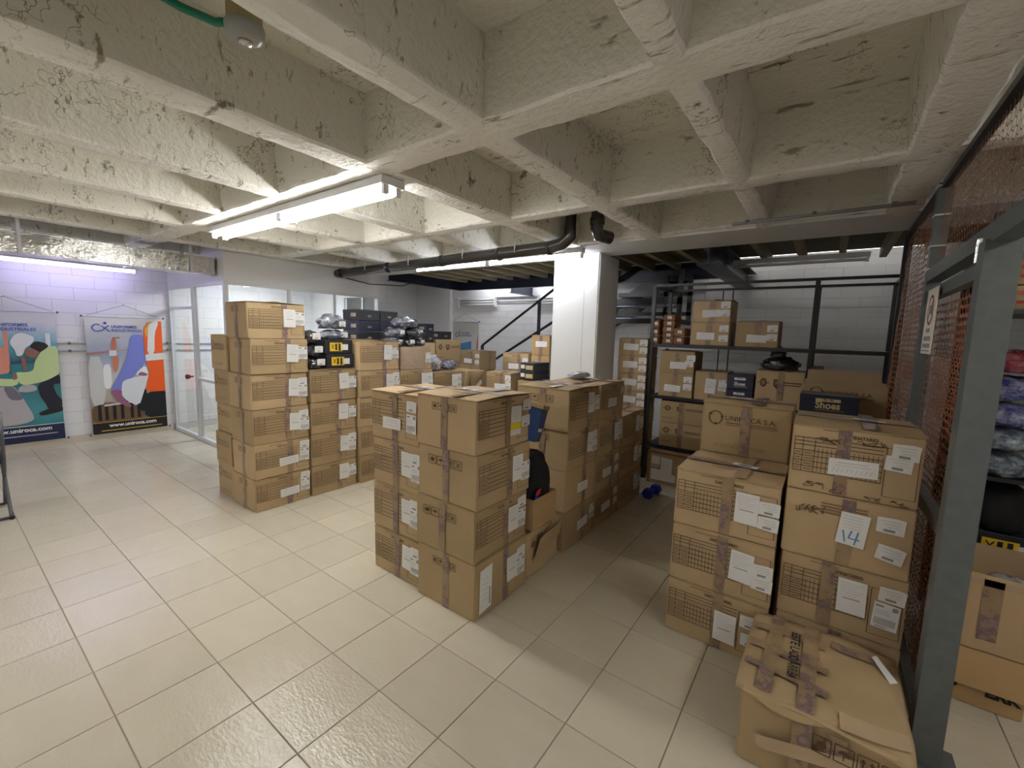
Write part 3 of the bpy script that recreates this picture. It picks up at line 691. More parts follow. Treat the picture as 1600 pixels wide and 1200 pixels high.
def badges_print():
    mb = MB()
    mb.disc(.17, .68, .07, 0, 0, 18, .12); mb.disc(.17, .68, .045, .0005, 1, 14, .075); mb.rect(.05, .67, .29, .69, .0003, 0)
    mb.poly([(.38, .78), (.53, .78), (.53, .62), (.455, .52), (.38, .62)], 0, 0); mb.rect(.41, .64, .50, .74, .0005, 1)
    mb.rect(.58, .69, .95, .72, 0, 0); mb.rect(.58, .63, .93, .655, 0, 0); mb.rect(.05, .2, .3, .24, 0, 1)
    return mb.mesh('printed_badges', [M['ink'], M['ink_soft']])
BADGES = badges_print()
def small_text_print():
    mb = MB()
    for k in range(4): mb.rect(.3, .86-.045*k, .66, .885-.045*k, 0, 0)
    return mb.mesh('printed_text', [M['ink_soft']])
SMALLTEXT = small_text_print()
def top_print():
    mb = MB()
    for (x, y, w) in ((.12, .58, .3), (.55, .55, .3), (.3, .30, .3)): mb.rect(x, y, x+w, y+.03, 0, 0)
    return mb.mesh('printed_text', [M['ink_soft']])
TOPTEXT = top_print()
# labels: metres, centred
def label_mesh(kind, cream=False):
    mb = MB(); P, G, L, B, V = 0, 1, 2, 3, 4
    if kind == 'sheet':
        mb.poly([(-.05, -.075), (.05, -.078), (.051, .074), (-.049, .077)], 0, P)
        for k in range(6): mb.rect(-.04, .058-k*.011, .04-(k % 3)*.012, .0605-k*.011, .0004, L)
        mb.rect(-.03, -.012, .03, -.008, .0004, G)
    elif kind == 'card':
        mb.poly([(-.043, -.03), (.042, -.033), (.044, .03), (.02, .034), (-.042, .031)], 0, P)
        for k in range(3): mb.rect(-.03+.01*k, .017-k*.012, .03, .020-k*.012, .0004, L)
        mb.rect(-.02, -.024, .015, -.014, .0004, G)
    elif kind == 'bar':
        mb.poly([(-.043, -.055), (.042, -.057), (.043, .055), (-.042, .056)], 0, P)
        mb.rect(-.036, .038, -.01, .046, .0004, G); mb.rect(.018, .030, .036, .048, .0004, G)
        for k in range(3): mb.rect(-.036, .022-.008*k, .012, .025-.008*k, .0004, L)
        for k in range(14): mb.rect(-.034+k*.005, -.040, -.0315+k*.005, -.010, .0004, G)
        mb.rect(-.03, -.050, .01, -.046, .0004, G)
    elif kind == 'wide':
        mb.poly([(-.085, -.036), (.084, -.034), (.085, .036), (-.083, .037)], 0, P)
        mb.rect(-.05, .018, .05, .022, .0004, L); mb.rect(-.06, .006, .06, .009, .0004, L)
        for k in range(9): mb.line((-.07+k*.016, -.022), (-.062+k*.016, -.004), .003, .0004, L)
    elif kind == 'slip':
        mb.poly([(-.055, -.13), (.05, -.12), (.055, .13), (-.05, .12)], 0, P); mb.rect(.030, -.10, .040, 0, .0004, G)
        for k in range(5): mb.rect(-.03, .06-k*.03, .02, .064-k*.03, .0004, L)
    elif kind == 'yellowsheet':
        mb.poly([(-.05, -.085), (.05, -.085), (.05, .085), (-.05, .085)], 0, P); mb.rect(-.05, -.05, .05, -.012, .0004, B)
        for k in range(5): mb.rect(-.035, .065-k*.014, .03, .068-k*.014, .0004, L)
    elif kind == 'bluesheet':
        mb.poly([(-.05, -.07), (.048, -.074), (.052, .072), (-.046, .07)], 0, P)
        for k in range(5): mb.rect(-.035, .055-k*.013, .03, .058-k*.013, .0004, L)
        mb.line((-.03, -.01), (-.018, -.06), .006, .0004, V); mb.line((.0, -.005), (-.008, -.04), .006, .0004, V); mb.line((-.008, -.04), (.03, -.04), .005, .0004, V); mb.line((.022, -.005), (.015, -.065), .006, .0004, V)
    elif kind == 'seal':
        mb.poly([(-.06, -.025), (.06, -.025), (.06, .025), (-.06, .025)], 0, P); mb.disc(0, 0, .035, .0004, 5, 14, .015)
    return mb.mesh('label', [M['paper_cream'] if cream else M['paper'], M['grey_ink'], M['pale_ink'], M['marker_yellow'], M['blue_ink'], M['violet_ink']])
LAB = {k: label_mesh(k) for k in ('sheet', 'card', 'bar', 'wide', 'slip', 'yellowsheet', 'bluesheet', 'seal')}
SETS = {
 'A': [('sheet', .74, .56), ('card', .90, .74), ('bar', .91, .44)],
 'B': [('wide', .60, .38), ('card', .90, .80), ('bar', .90, .50)],
 'C': [('sheet', .71, .60), ('bar', .90, .58)],
 'D': [('sheet', .72, .54), ('card', .90, .60), ('card', .90, .36)],
 'E': [('wide', .45, .45), ('card', .88, .72), ('card', .88, .42)],
 'G': [('wide', .48, .42), ('bar', .90, .55)],
 'N': [],
}
FACE = {'-Y': (R(90), 0, 0), '+X': (R(90), 0, R(90)), '-X': (R(90), 0, R(-90))}
_tapes = {}
def strip(w, h, m, bend=0):
    k = (round(w, 3), round(h, 3), m)
    if k not in _tapes:
        mb = MB(); n = 6
        rg = random.Random(len(_tapes)+5)
        for i in range(n): mb.quad((-w/2, h*i/n, 0), (w/2, h*i/n, 0), (w/2, h*(i+1)/n, 0), (-w/2, h*(i+1)/n, 0))
        _tapes[k] = mb.mesh('tape', M[m])
    return _tapes[k]
RNG = random.Random(11)
NBOX = [0]
def face_frame(root, face, hx, hy, w):
    "returns function placing a mesh at face coordinates (u in 0..1, v in metres)"
    def put(name, me, u, v, off, scale=(1, 1, 1), roll=0):
        e = .0012+off
        if face == '-Y': loc = (-hx+u*2*hx, -hy-e, v)
        elif face == '+X': loc = (hx+e, -hy+u*2*hy, v)
        else: loc = (-hx-e, hy-u*2*hy, v)
        rot = Matrix.Rotation(FACE[face][2], 3, 'Z') @ Matrix.Rotation(R(90), 3, 'X') @ Matrix.Rotation(roll, 3, 'Z')
        par = next((c for c in root.children if c.name.split('.')[0] == 'body'), root) if name.startswith(('printed', 'handling', 'handwriting', 'lettering', 'red_edge')) else root
        return obj(name, me, par, loc, rot.to_euler(), scale)
    return put
def carton(label, x0, x1, y0, y1, z0, z1, faces=None, labels='A', top=False, tape=('+X',), group='brown shipping cartons', rz=None, m='card', tapeu=.62, var=None, jit=.004, name='carton', extra=()):
    NBOX[0] += 1; k = NBOX[0]; rg = random.Random(k*17)
    rz = rg.uniform(-.008, .008) if rz is None else rz
    ins = .0025
    sx, sy, sz = x1-x0-2*ins, y1-y0-2*ins, z1-z0-.001
    root = thing(name, label, 'carton', ((x0+x1)/2, (y0+y1)/2, z0), rz, group)
    th = .005 if top else 0
    body = obj('body', bevelbox('body', sx, sy, sz-th, M[m], .005, 2, jit, k), root)
    hx, hy = sx/2, sy/2
    for face, what in (faces or {}).items():
        w = sx if face == '-Y' else sy
        put = face_frame(root, face, hx, hy, w)
        if what == 'grid':
            o = put('printed_form', GRID[(k if var is None else var) % 2], 0, 0, .0006, (w, sz, 1)); ls = SETS[labels] if isinstance(labels, str) else labels
            for (kd, u, v) in ls:
                lo = put('label', LAB[kd], u+rg.uniform(-.012, .012), (v+rg.uniform(-.02, .02))*sz, .0024+.0006*rg.random(), (1, 1, 1), rg.uniform(-.05, .05))
        elif what == 'labels':
            for (kd, u, v) in (SETS[labels] if isinstance(labels, str) else labels):
                put('label', LAB[kd], u, v*sz, .0024, (1, 1, 1), rg.uniform(-.05, .05))
        elif what == 'icons': put('handling_icons', ICONS, .18+rg.uniform(-.04, .04), sz*.67, .0006, (.58*w, sz*.16, 1))
        elif what == 'icons_small': put('handling_icons', ICONS, .28, sz*.73, .0006, (.42*w, sz*.13, 1))
        elif what == 'logo': put('printed_logo', LOGO, 0, 0, .0006, (w, sz, 1))
        elif what == 'badges': put('printed_badges', BADGES, 0, 0, .0006, (w, sz, 1))
        elif what == 'text': put('printed_text', SMALLTEXT, 0, 0, .0006, (w, sz, 1))
    for face in tape:
        w = sx if face == '-Y' else sy
        put = face_frame(root, face, hx, hy, w)
        put('tape', strip(.048, sz-.006-th, 'tape'), (tapeu if face == '+X' or (faces or {}).get(face) == 'grid' else .5)+rg.uniform(-.03, .03), .002, .0013)
    if top:
        for s in (-1, 1):
            mb = MB(); g = .002
            # flaps run along x, meeting at the middle of y
            ya, yb = (-hy, -g) if s < 0 else (g, hy)
            lift = .004+.006*rg.random()
            v = [(-hx, ya, 0), (hx, ya, 0), (hx, yb, lift if s < 0 else 0), (-hx, yb, lift if s < 0 else 0)]
            if s > 0: v = [(-hx, ya, lift*.4), (hx, ya, lift), (hx, yb, 0), (-hx, yb, 0)]
            n = len(mb.v); mb.v += v+[(a, b, c+.0035) for a, b, c in v]
            for q in ((0,3,2,1),(4,5,6,7),(0,1,5,4),(1,2,6,5),(2,3,7,6),(3,0,4,7)): mb.f.append(q); mb.m.append(0)
            fl_ = obj('flap', mb.mesh('flap', M[m]), root, (0, 0, sz-th))
        mb = MB(); mb.rect(-hx, -.028, hx, .028); obj('tape', mb.mesh('tape', M['tape']), root, (0, 0, sz+.010))
        mb = MB(); mb.rect(-.028, -hy, .028, hy); obj('tape', mb.mesh('tape', M['tape_clear']), root, (.12*sx, 0, sz+.0085))
        obj('label', LAB['seal'], root, (rg.uniform(-.06, .06), .01, sz+.0125), (0, 0, rg.uniform(-.3, .3)))
        obj('printed_text', TOPTEXT, fl_, (-hx, -hy, .009+th), (0, 0, 0), (sx, sy, 1))
    for e in extra: e(root, hx, hy, sz)
    return root
POS = ['bottom', 'second from the floor', 'third from the floor', 'fourth from the floor', 'fifth from the floor', 'topmost']
def stack(where, x, y, tops, faces, labels='A', tape=('+X',), top=True, jx=.008, z0=0., **kw):
    out = []; z = z0; n = len(tops)
    for i, t in enumerate(tops):
        nm = 'topmost' if i == n-1 else POS[i]
        dx, dy = RNG.uniform(-jx, jx), RNG.uniform(-jx, jx)
        lb = labels[i] if isinstance(labels, list) else labels
        fc = faces[i] if isinstance(faces, list) else faces
        out.append(carton('%s carton of the %s' % (nm.replace(' from the floor', ''), where), x[0]+dx, x[1]+dx, y[0]+dy, y[1]+dy, z, t, fc, lb, top and i == n-1, tape, **kw))
        z = t
    return out
# S1 : tall stack left
stack('six high stack in front of the office glass', (-4.17, -3.75), (1.56, 2.04), [.285, .575, .87, 1.165, 1.46, 1.76], {'-Y': 'text', '+X': 'grid'}, [SETS['B'], SETS['B'], SETS['A'], SETS['A'], SETS['C'], SETS['C']], ('+X', '-Y'), jx=.012)
stack('narrow stack just left of the six high stack', (-4.53, -4.185), (1.57, 2.03), [.31, .60, .86, 1.17, 1.48], {'-Y': 'logo'}, 'N', (), jx=.01)
stack('four high stack under the yellow labelled shoe boxes', (-4.2, -3.752), (2.06, 2.535), [.28, .585, .88, 1.18], {'-Y': 'text', '+X': 'grid'}, ['C', 'A', 'C', 'C'], jx=.006)
stack('five high stack right of the yellow labelled shoe boxes', (-4.2, -3.725), (2.548, 3.04), [.28, .58, .88, 1.15, 1.45], {'-Y': 'text', '+X': 'grid'}, ['A', 'N', 'N', 'A', 'C'], jx=.006)
stack('stack under the plastic wrapped carton', (-4.2, -3.725), (3.055, 3.54), [.28, .57, .85, 1.13], {'+X': 'grid'}, 'A', top=False, jx=.004)
stack('stack under the crumpled clear bag', (-4.2, -3.725), (3.555, 4.03), [.28, .55, .81, 1.08], {'+X': 'grid'}, 'A', jx=.004)
stack('low stack under the slumped carton', (-4.2, -3.73), (4.05, 4.46), [.26, .52, .78], {'+X': 'grid'}, 'N', top=False, jx=.004)
wr = carton('carton wrapped in clear stretch film among the far stacks', -4.18, -3.735, 3.07, 3.53, 1.13, 1.385, {}, 'N', False, (), m='card_wrap', jit=.012)
face_frame(wr, '+X', .22, .228, .46)('label', LAB['bar'], .88, .13, .002)
# slumped carton
def slumped(label, x0, x1, y0, y1, z0, z1, skew, m='card', amp=.02, seed=3, cuts=6, cat='carton', name='carton'):
    bm = bmesh.new(); bmesh.ops.create_cube(bm, size=1)
    bmesh.ops.bevel(bm, geom=bm.edges[:], offset=.02, segments=1, affect='EDGES')
    bmesh.ops.subdivide_edges(bm, edges=bm.edges[:], cuts=cuts, use_grid_fill=True)
    sx, sy, sz = x1-x0, y1-y0, z1-z0
    for v in bm.verts:
        h = v.co.z+.5; n = noise.noise_vector(Vector((v.co.x*2.2+seed, v.co.y*2.2, v.co.z*2.2)))
        v.co = Vector((v.co.x*sx*.96+skew[0]*h, v.co.y*sy*.96+skew[1]*h, h*sz))
        v.co += Vector((n.x*amp, n.y*amp, n.z*amp*h))
        v.co.z = max(v.co.z, 0)
    me = bpy.data.meshes.new('body'); bm.to_mesh(me); bm.free(); me.materials.append(M[m])
    r = thing(name, label, cat, ((x0+x1)/2, (y0+y1)/2, z0), 0, 'brown shipping cartons'); obj('body', me, r); return r
sl = slumped('slumped dented carton at the far end of the left row', -4.15, -3.75, 4.07, 4.44, .78, 1.06, (.03, .06))
ps = face_frame(sl, '+X', .235, .2, .4); ps('label', LAB['wide'], .72, .10, .012, (.8, .8, 1), .7); ps('tape', strip(.05, .2, 'tape'), .4, .02, .006)

# second line behind, mostly hidden
HID = 'plain carton in the half hidden back row beneath the black shoe boxes'
for (ya, yb, tops, lb) in ((2.08, 2.54, [.37, .74, 1.10, 1.44], None), (2.93, 3.48, [.36, .71, 1.06, 1.415], None), (3.50, 4.06, [.36, .71, 1.06, 1.415], None)):
    z = 0
    for t_ in tops:
        carton(HID, -4.68, -4.225, ya, yb, z, t_, {}, 'N', t_ == tops[-1] and ya < 2.5, (), group='half hidden back row cartons'); z = t_
z = 0
for i, t_ in enumerate((.38, .76, 1.14)):
    carton('plain %s carton under the carton with two round badges' % ('bottom', 'middle', 'upper')[i], -4.68, -4.28, 4.12, 4.60, z, t_, {}, 'N', False, ()); z = t_
carton('carton printed with round badge and shield beside the far bag heap', -4.68, -4.28, 4.12, 4.61, 1.14, 1.455, {'+X': 'badges', '-Y': 'text'}, 'N', False, ())
# Q, P, N near stairs and column
stack('stack at the foot of the stairs', (-4.97, -4.5), (5.29, 5.72), [.32, .64, .96, 1.27], {'-Y': 'grid'}, 'E', ('+X', '-Y'))
stack('stack just behind the slumped carton', (-3.46, -3.07), (4.2, 4.60), [.27, .54, .81, 1.08], {'-Y': 'grid'}, 'B', ('-Y',))
stack('stack left of the column behind the small shoe boxes', (-3.56, -3.13), (4.66, 5.08), [.33, .66, .99, 1.31], {'-Y': 'grid'}, 'E', ('-Y',))
stack('warm brown stack left of the column', (-3.11, -2.83), (4.68, 5.02), [.26, .52, .78, 1.04, 1.30, 1.555], {'-Y': 'labels'}, [[('wide', .55, .55)]]*6, ('-Y',), m='card_warm')
stack('stack carrying small shoe boxes beside the column', (-3.0, -2.57), (4.22, 4.62), [.34, .68, 1.01], {'-Y': 'grid'}, 'A', ())
# F : front stack
stack('right column of the big front block', (-1.868, -1.41), (1.652, 2.145), [.328, .622, .924, 1.215], [{'-Y': 'icons_small', '+X': 'labels'}, {'-Y': 'icons', '+X': 'grid'}, {'-Y': 'icons', '+X': 'grid'}, {'-Y': 'icons_small', '+X': 'grid'}],
      [[('slip', .18, .48), ('sheet', .68, .54), ('card', .86, .74), ('bar', .86, .47)], [('sheet', .70, .50), ('card', .88, .78), ('bar', .87, .46)], [('sheet', .73, .53), ('bar', .90, .42)], [('yellowsheet', .70, .50), ('card', .92, .76), ('card', .91, .44)]], ('+X', '-Y'), jx=.006, tapeu=.56)
stack('left column of the big front block', (-2.325, -1.874), (1.68, 2.15), [.29, .59, .887, 1.187], {'-Y': 'grid'}, [SETS['A'], SETS['A'], SETS['A'], [('wide', .45, .36), ('card', .86, .76), ('bar', .86, .42)]], ('-Y',), jx=.007, tapeu=.52)
# crumpled carton between the blocks
cr = slumped('crumpled half crushed carton on the floor behind the front block', -1.85, -1.425, 2.175, 2.60, 0, .30, (0, 0), amp=.03, seed=9)
put = face_frame(cr, '+X', .215, .21, .42); put('printed_badges', BADGES, .12, .10, .008, (.3, .16, 1), .35)
mb = MB(); mb.quad((-.17, -.05, 0), (.16, .03, 0), (.15, .125, .02), (-.14, .11, .03)); mb.quad((-.14, .11, .03), (.15, .125, .02), (.15, .128, .016), (-.14, .113, .026)); put('flap', mb.mesh('flap', M['card']), .52, .15, .012)
# small open carton with garments
def open_carton(label, x0, x1, y0, y1, z0, z1, m='card', th=.006, flaps=(), name='open_carton', rz=0, group=None):
    r = thing(name, label, 'carton', ((x0+x1)/2, (y0+y1)/2, z0), rz, group); hx, hy, h = (x1-x0)/2, (y1-y0)/2, z1-z0
    mb = MB(); mb.box(-hx, hx, -hy, -hy+th, 0, h); mb.box(-hx, hx, hy-th, hy, 0, h); mb.box(-hx, -hx+th, -hy+th, hy-th, 0, h); mb.box(hx-th, hx, -hy+th, hy-th, 0, h); mb.box(-hx+th, hx-th, -hy+th, hy-th, 0, th)
    obj('body', mb.mesh('body', M[m]), r)
    for (side, ang, l) in flaps:
        mb = MB(); w = hx if side in '-Y+Y' and 'Y' in side else hy
        mb.box(-w+.004, w-.004, 0, l, 0, th*.6)
        loc = {'-Y': (0, -hy, h), '+Y': (0, hy, h), '-X': (-hx, 0, h), '+X': (hx, 0, h)}[side]
        rzf = {'-Y': math.pi, '+Y': 0, '-X': R(90), '+X': R(-90)}[side]
        rot = (Matrix.Rotation(rzf, 3, 'Z') @ Matrix.Rotation(ang, 3, 'X')).to_euler()
        obj('flap', mb.mesh('flap', M[m]), r, loc, rot)
    return r
open_carton('small open carton holding black garments behind the front block', -1.78, -1.40, 2.19, 2.47, .328, .528, m='card_warm', flaps=(('+X', R(-95), .06),))
def blob(name, label, cat, loc, dims, m, seed, amp=.16, freq=2.2, group=None, sub=4, flatb=True, parts=(), rz=0, boxy=1.):
    bm = bmesh.new(); bmesh.ops.create_icosphere(bm, subdivisions=sub, radius=1)
    for v in bm.verts:
        p = v.co*freq+Vector((seed*5.1, seed*2.3, seed))
        n = noise.noise(p)*.6+noise.noise(p*2.3)*.3+(.5-abs(noise.noise(p*3.9)))*.35
        if boxy < 1: v.co = Vector([math.copysign(abs(q)**boxy, q) for q in v.co])
        v.co *= 1+amp*n*2
        if flatb and v.co.z < -.55: v.co.z = -.55-(v.co.z+.55)*.05
    zs = [v.co.z for v in bm.verts]; z0 = min(zs); h = max(zs)-z0
    xs = max(abs(v.co.x) for v in bm.verts); ys = max(abs(v.co.y) for v in bm.verts)
    for v in bm.verts: v.co = Vector((v.co.x/xs*dims[0]/2, v.co.y/ys*dims[1]/2, (v.co.z-z0)/h*dims[2]))
    me = bpy.data.meshes.new(name); bm.to_mesh(me); bm.free(); me.materials.append(M[m])
    me.polygons.foreach_set('use_smooth', [True]*len(me.polygons))
    if not parts:
        o = obj(name, me, None, loc, (0, 0, rz)); return tag(o, label, cat, group)
    r = thing(name, label, cat, loc, rz, group); obj('body', me, r)
    for (kd, off, rot, sc) in parts: obj('label', LAB[kd], r, off, rot, (sc, sc, sc))
    return r
g_ = blob('garment_bundle', 'black garments piled out of the small open carton', 'clothing', (-1.585, 2.33, .335), (.35, .262, .46), 'fabric_black', 4, .08, 1.6, boxy=.5)
mb = MB(); mb.ring(0, 0, .05, .035, 60, 150, 0, 0, 10); mb.ring(0, 0, .05, .035, 150, 260, .0005, 1, 10)
g2 = obj('logo_patch', mb.mesh('logo_patch', [mat('patch_red', (.5, .02, .03), .6), mat('patch_blue', (.02, .03, .4), .6)]), g_, (.181, -.07, .20), FACE['+X'])
# blue box leaning
bb = thing('shoe_box', 'blue and tan shoe box leaning above the black garments', 'shoe box', (-1.60, 2.37, .86), R(10))
bb.rotation_euler = (R(-12), R(10), R(14))
obj('body', bevelbox('body', .17, .14, .22, M['blue_card'], .003), bb)
obj('lid', bevelbox('lid', .178, .148, .03, M['card'], .003), bb, (0, 0, .22))
mb = MB(); mb.quad((-.086, -.0715, 0), (-.02, -.0715, 0), (-.05, -.0715, .22), (-.086, -.0715, .22)); obj('tan_panel', mb.mesh('tan_panel', M['card']), bb)
mb = MB(); mb.rect(.0, .0, .09, .022); obj('label', mb.mesh('label', M['white_ink']), bb, (.0865, -.05, .07), (R(90), R(0), R(90)))
# B : row behind the front block
stack('third row block nearest the front block', (-1.85, -1.402), (2.612, 3.09), [.30, .60, .885, 1.187], [{'-Y': 'text', '+X': 'labels'}, {'-Y': 'text', '+X': 'labels'}, {'-Y': 'text', '+X': 'grid'}, {'-Y': 'icons', '+X': 'grid'}], [[('wide', .6, .45), ('bar', .93, .6)], [('wide', .55, .45)], 'A', 'A'][0:1]+[[('wide', .55, .45)], SETS['A'], SETS['C']], ('+X', '-Y'), jx=.012)
stack('third row block in the middle of the aisle', (-1.85, -1.402), (3.115, 3.585), [.30, .60, .90, 1.187], {'+X': 'grid'}, [SETS['E'], SETS['E'], SETS['A'], [('wide', .5, .45), ('card', .92, .72)]], ('+X',), jx=.008)
stack('low third row block near the blue dumbbells', (-1.85, -1.402), (3.605, 4.15), [.29, .58, .87], {'+X': 'grid'}, 'C', ('+X',), jx=.005)
# D : right block
stack('right block beside the aisle below the logo carton', (-.585, -.112), (2.278, 2.72), [.30, .60, .895], {'-Y': 'grid'}, [[('sheet', .62, .44), ('card', .84, .66), ('card', .86, .34)], SETS['D'], SETS['D']], ('-Y',), jx=.006, tapeu=.53, var=0)
z = 0
for i, t_ in enumerate((.30, .60, .897)):
    carton('plain carton in the hidden column beneath the recycling logo carton', -.585, -.118, 2.735, 3.12, z, t_, {}, 'N', False, (), group='hidden cartons under the logo carton'); z = t_
carton('carton with a round arrow logo and company name on the right block', -.582, -.122, 2.74, 3.12, .897, 1.197, {'-Y': 'logo'}, 'N', True, ('-Y',))
stack('right block against the wire cage', (-.098, .352), (2.30, 2.76), [.30, .60, .90, 1.20], [{}, {'-Y': 'grid'}, {'-Y': 'text'}, {'-Y': 'grid'}], ['N', [('sheet', .60, .58), ('card', .88, .74), ('bar', .87, .44)], 'N', [('wide', .52, .42), ('card', .86, .78), ('card', .83, .58)]], ('-Y',), jx=.006, tapeu=.42, var=0)
d2 = [o for o in bpy.data.objects if o.get('label', '').startswith('third carton of the right block against')][0]
put = face_frame(d2, '-Y', .2225, .2275, .445)
put('label', LAB['bluesheet'], .56, .17, .003, (1, 1, 1), -.06); put('label', LAB['card'], .83, .22, .003, (1.05, 1.05, 1)); put('label', LAB['card'], .85, .10, .003, (1.05, 1.05, 1), -.15)
# handwriting on D2 cartons
def scribble(seed, n, w, h):
    rg = random.Random(seed); mb = MB(); x, y = 0, h/2
    for i in range(n):
        nx, ny = rg.uniform(0, w), rg.uniform(0, h); nx = min(w, max(0, (i/n)*w+rg.uniform(-.02, .03)))
        mb.line((x, y), (nx, ny), .0028); x, y = nx, ny
    return mb.mesh('handwriting', [M['ink']])
put('handwriting', scribble(4, 22, .12, .05), .10, .20, .002)
d2t = [o for o in bpy.data.objects if o.get('label', '').startswith('topmost carton of the right block against')][0]
put = face_frame(d2t, '-Y', .2225, .2275, .445)
for q, (u, v, n, w, h) in enumerate(((.20, .225, 18, .09, .03), (.52, .235, 14, .10, .025), (.14, .015, 14, .07, .03), (.35, .01, 8, .04, .02), (.62, .005, 8, .05, .02), (.80, .005, 10, .06, .02))): put('handwriting', scribble(20+q, n, w, h), u, v, .002)

# damaged taped carton in the foreground
dm = slumped('battered carton covered in tape in front of the right block', -.155, .318, 1.70, 2.24, 0, .285, (0, -.01), amp=.014, seed=21, cuts=8)
LID_Z = .287
def lid():
    mb = MB(); Q = {}; n = 16; sx, sy = .50, .555
    for i in range(n):
        for j in range(n):
            def P(a, b):
                u, v = a/n-.5, b/n-.5
                z = .012*noise.noise(Vector((u*5, v*5, 2)))-.02*(abs(u)*2)**4*(.5+v)-.012*math.exp(-((u+.1)**2+(v)**2)*20)
                if v < -.42: z -= (-.42-v)*.35
                return (u*sx, v*sy+(.02*math.sin(u*9) if b == 0 else 0), z)
            if True: Q[(i, j)] = P(i, j); Q[(i+1, j)] = P(i+1, j); Q[(i, j+1)] = P(i, j+1); Q[(i+1, j+1)] = P(i+1, j+1)
    ks = sorted(Q); ix = {k: q for q, k in enumerate(ks)}; mb.v = [Q[k] for k in ks]
    for i in range(n):
        for j in range(n): mb.f.append((ix[(i, j)], ix[(i+1, j)], ix[(i+1, j+1)], ix[(i, j+1)])); mb.m.append(0)
    return mb
lm = lid(); o_ = obj('top_flap', lm.mesh('top_flap', M['card'], True), dm, (0, 0, LID_Z+.014))
sm = o_.modifiers.new('thick', 'SOLIDIFY'); sm.thickness = .005
def lidz(x, y):
    u, v = x/.50, y/.555; z = .012*noise.noise(Vector((u*5, v*5, 2)))-.02*(abs(u)*2)**4*(.5+v)-.012*math.exp(-((u+.1)**2+v**2)*20)
    return z-((-.42-v)*.35 if v < -.42 else 0)
def lidstrip(x0, y0, x1, y1, w, m, off):
    mb = MB(); n = 14; dx, dy = x1-x0, y1-y0; l = math.hypot(dx, dy); nx, ny = -dy/l*w/2, dx/l*w/2
    for i in range(n):
        def P(k, s): x, y = x0+dx*k/n+nx*s, y0+dy*k/n+ny*s; return (x, y, lidz(x, y)+off)
        mb.quad(P(i, -1), P(i+1, -1), P(i+1, 1), P(i, 1))
    obj('tape', mb.mesh('tape', M[m], True), dm, (0, 0, LID_Z+.017))
lidstrip(-.24, .16, .02, .15, .05, 'tape', .006); lidstrip(-.24, .02, .03, .0, .05, 'tape', .006); lidstrip(-.24, -.12, .03, -.14, .05, 'tape', .006)
lidstrip(-.165, -.25, -.15, .26, .05, 'tape', .0075); lidstrip(-.035, -.26, -.03, .26, .05, 'tape', .0075); lidstrip(.04, .19, .24, .18, .05, 'tape', .006); lidstrip(.06, -.24, .24, -.22, .055, 'tape_clear', .0075)
mb = MB(); hh = addtext(mb, 'ESTE LADO ARRIBA', 0, 0, .30, 0, 0, .02, 1.3)
lt = mb.mesh('lettering', [M['black_ink']])
for v in lt.vertices:   # lay the lettering on the sagging flap, reading along y
    x, y = -.10+v.co.y*1.0, .16-v.co.x; v.co = Vector((x, y, lidz(x, y)+.0095))
obj('lettering', lt, dm, (0, 0, LID_Z+.017))
put = face_frame(dm, '-Y', .237, .27, .47)
put('handling_icons', ICONS, .48, .19, .016, (.24, .06, 1)); put('tape', strip(.055, .26, 'tape'), .42, .01, .014); put('tape', strip(.055, .26, 'tape'), .62, .01, .0145); put('tape', strip(.05, .3, 'tape_clear'), .15, .12, .015, (1, 1, 1), R(-75))
mb = MB(); mb.quad((-.012, -.06, 0), (.018, -.05, 0), (.006, .07, 0), (-.016, .06, 0)); obj('label', mb.mesh('label', M['paper']), dm, (.205, .14, LID_Z+.02), (.15, 0, .4))

# G stack right of column
z = 0
for i in range(8):
    nm = ('bottom', 'second', 'third', 'fourth', 'fifth', 'sixth', 'seventh', 'eighth and topmost')[i]
    carton('%s flat carton counting from the floor between column and rack' % nm, -1.915, -1.585, 4.64, 5.02, z, z+.194, {'-Y': 'labels'}, [('wide', .45, .5), ('card', .88, .75), ('card', .88, .32)], i == 7, ('-Y',), group='flat cartons stacked right of the column', m='card', name='carton'); z += .194
# ------------------------------------------------------------------ steel rack
rk = thing('steel_rack', 'black steel shelving rack against the far right wall', 'rack', (-.55, 5.0, 0))
RX0, RX1, RY0, RY1 = -1.56, .44, 4.70, 5.28
for x in (RX0, -.13, RX1):
    for y in (RY0, RY1):
        mb = MB(); mb.box(x-.018, x+.018, y-.018, y+.018, 0, 2.12); obj('post', mb.mesh('post', M['black_steel']), rk, (.55, -5.0, 0))
for z in (.40, .945, 1.50):
    mb = MB(); mb.box(RX0+.022, RX1-.022, RY0+.0, RY1-.0, z-.006, z); obj('shelf', mb.mesh('shelf', mat('shelf_sheet', (.03, .03, .035), .5)), rk, (.55, -5., 0))
    for y in (RY0, RY1):
        mb = MB(); mb.box(RX0+.022, RX1-.022, y-.012, y+.012, z-.034, z-.006); obj('shelf_beam', mb.mesh('shelf_beam', M['black_steel']), rk, (.55, -5., 0))
for y in (RY0, RY1):
    mb = MB(); mb.box(RX0, RX1, y-.011, y+.011, 2.10, 2.125); obj('top_rail', mb.mesh('top_rail', M['black_steel']), rk, (.55, -5., 0))
for x in (RX0, RX1):
    mb = MB(); mb.box(x-.011, x+.011, RY0, RY1, 2.10, 2.125); obj('side_rail', mb.mesh('side_rail', M['black_steel']), rk, (.55, -5., 0))
for x in (-1.0, -.9):
    mb = MB(); mb.tube([(x, RY1+.02, .4), (x, RY1+.02, 2.1)], .006, 6); obj('back_wire', mb.mesh('back_wire', M['black_steel']), rk, (.55, -5., 0))
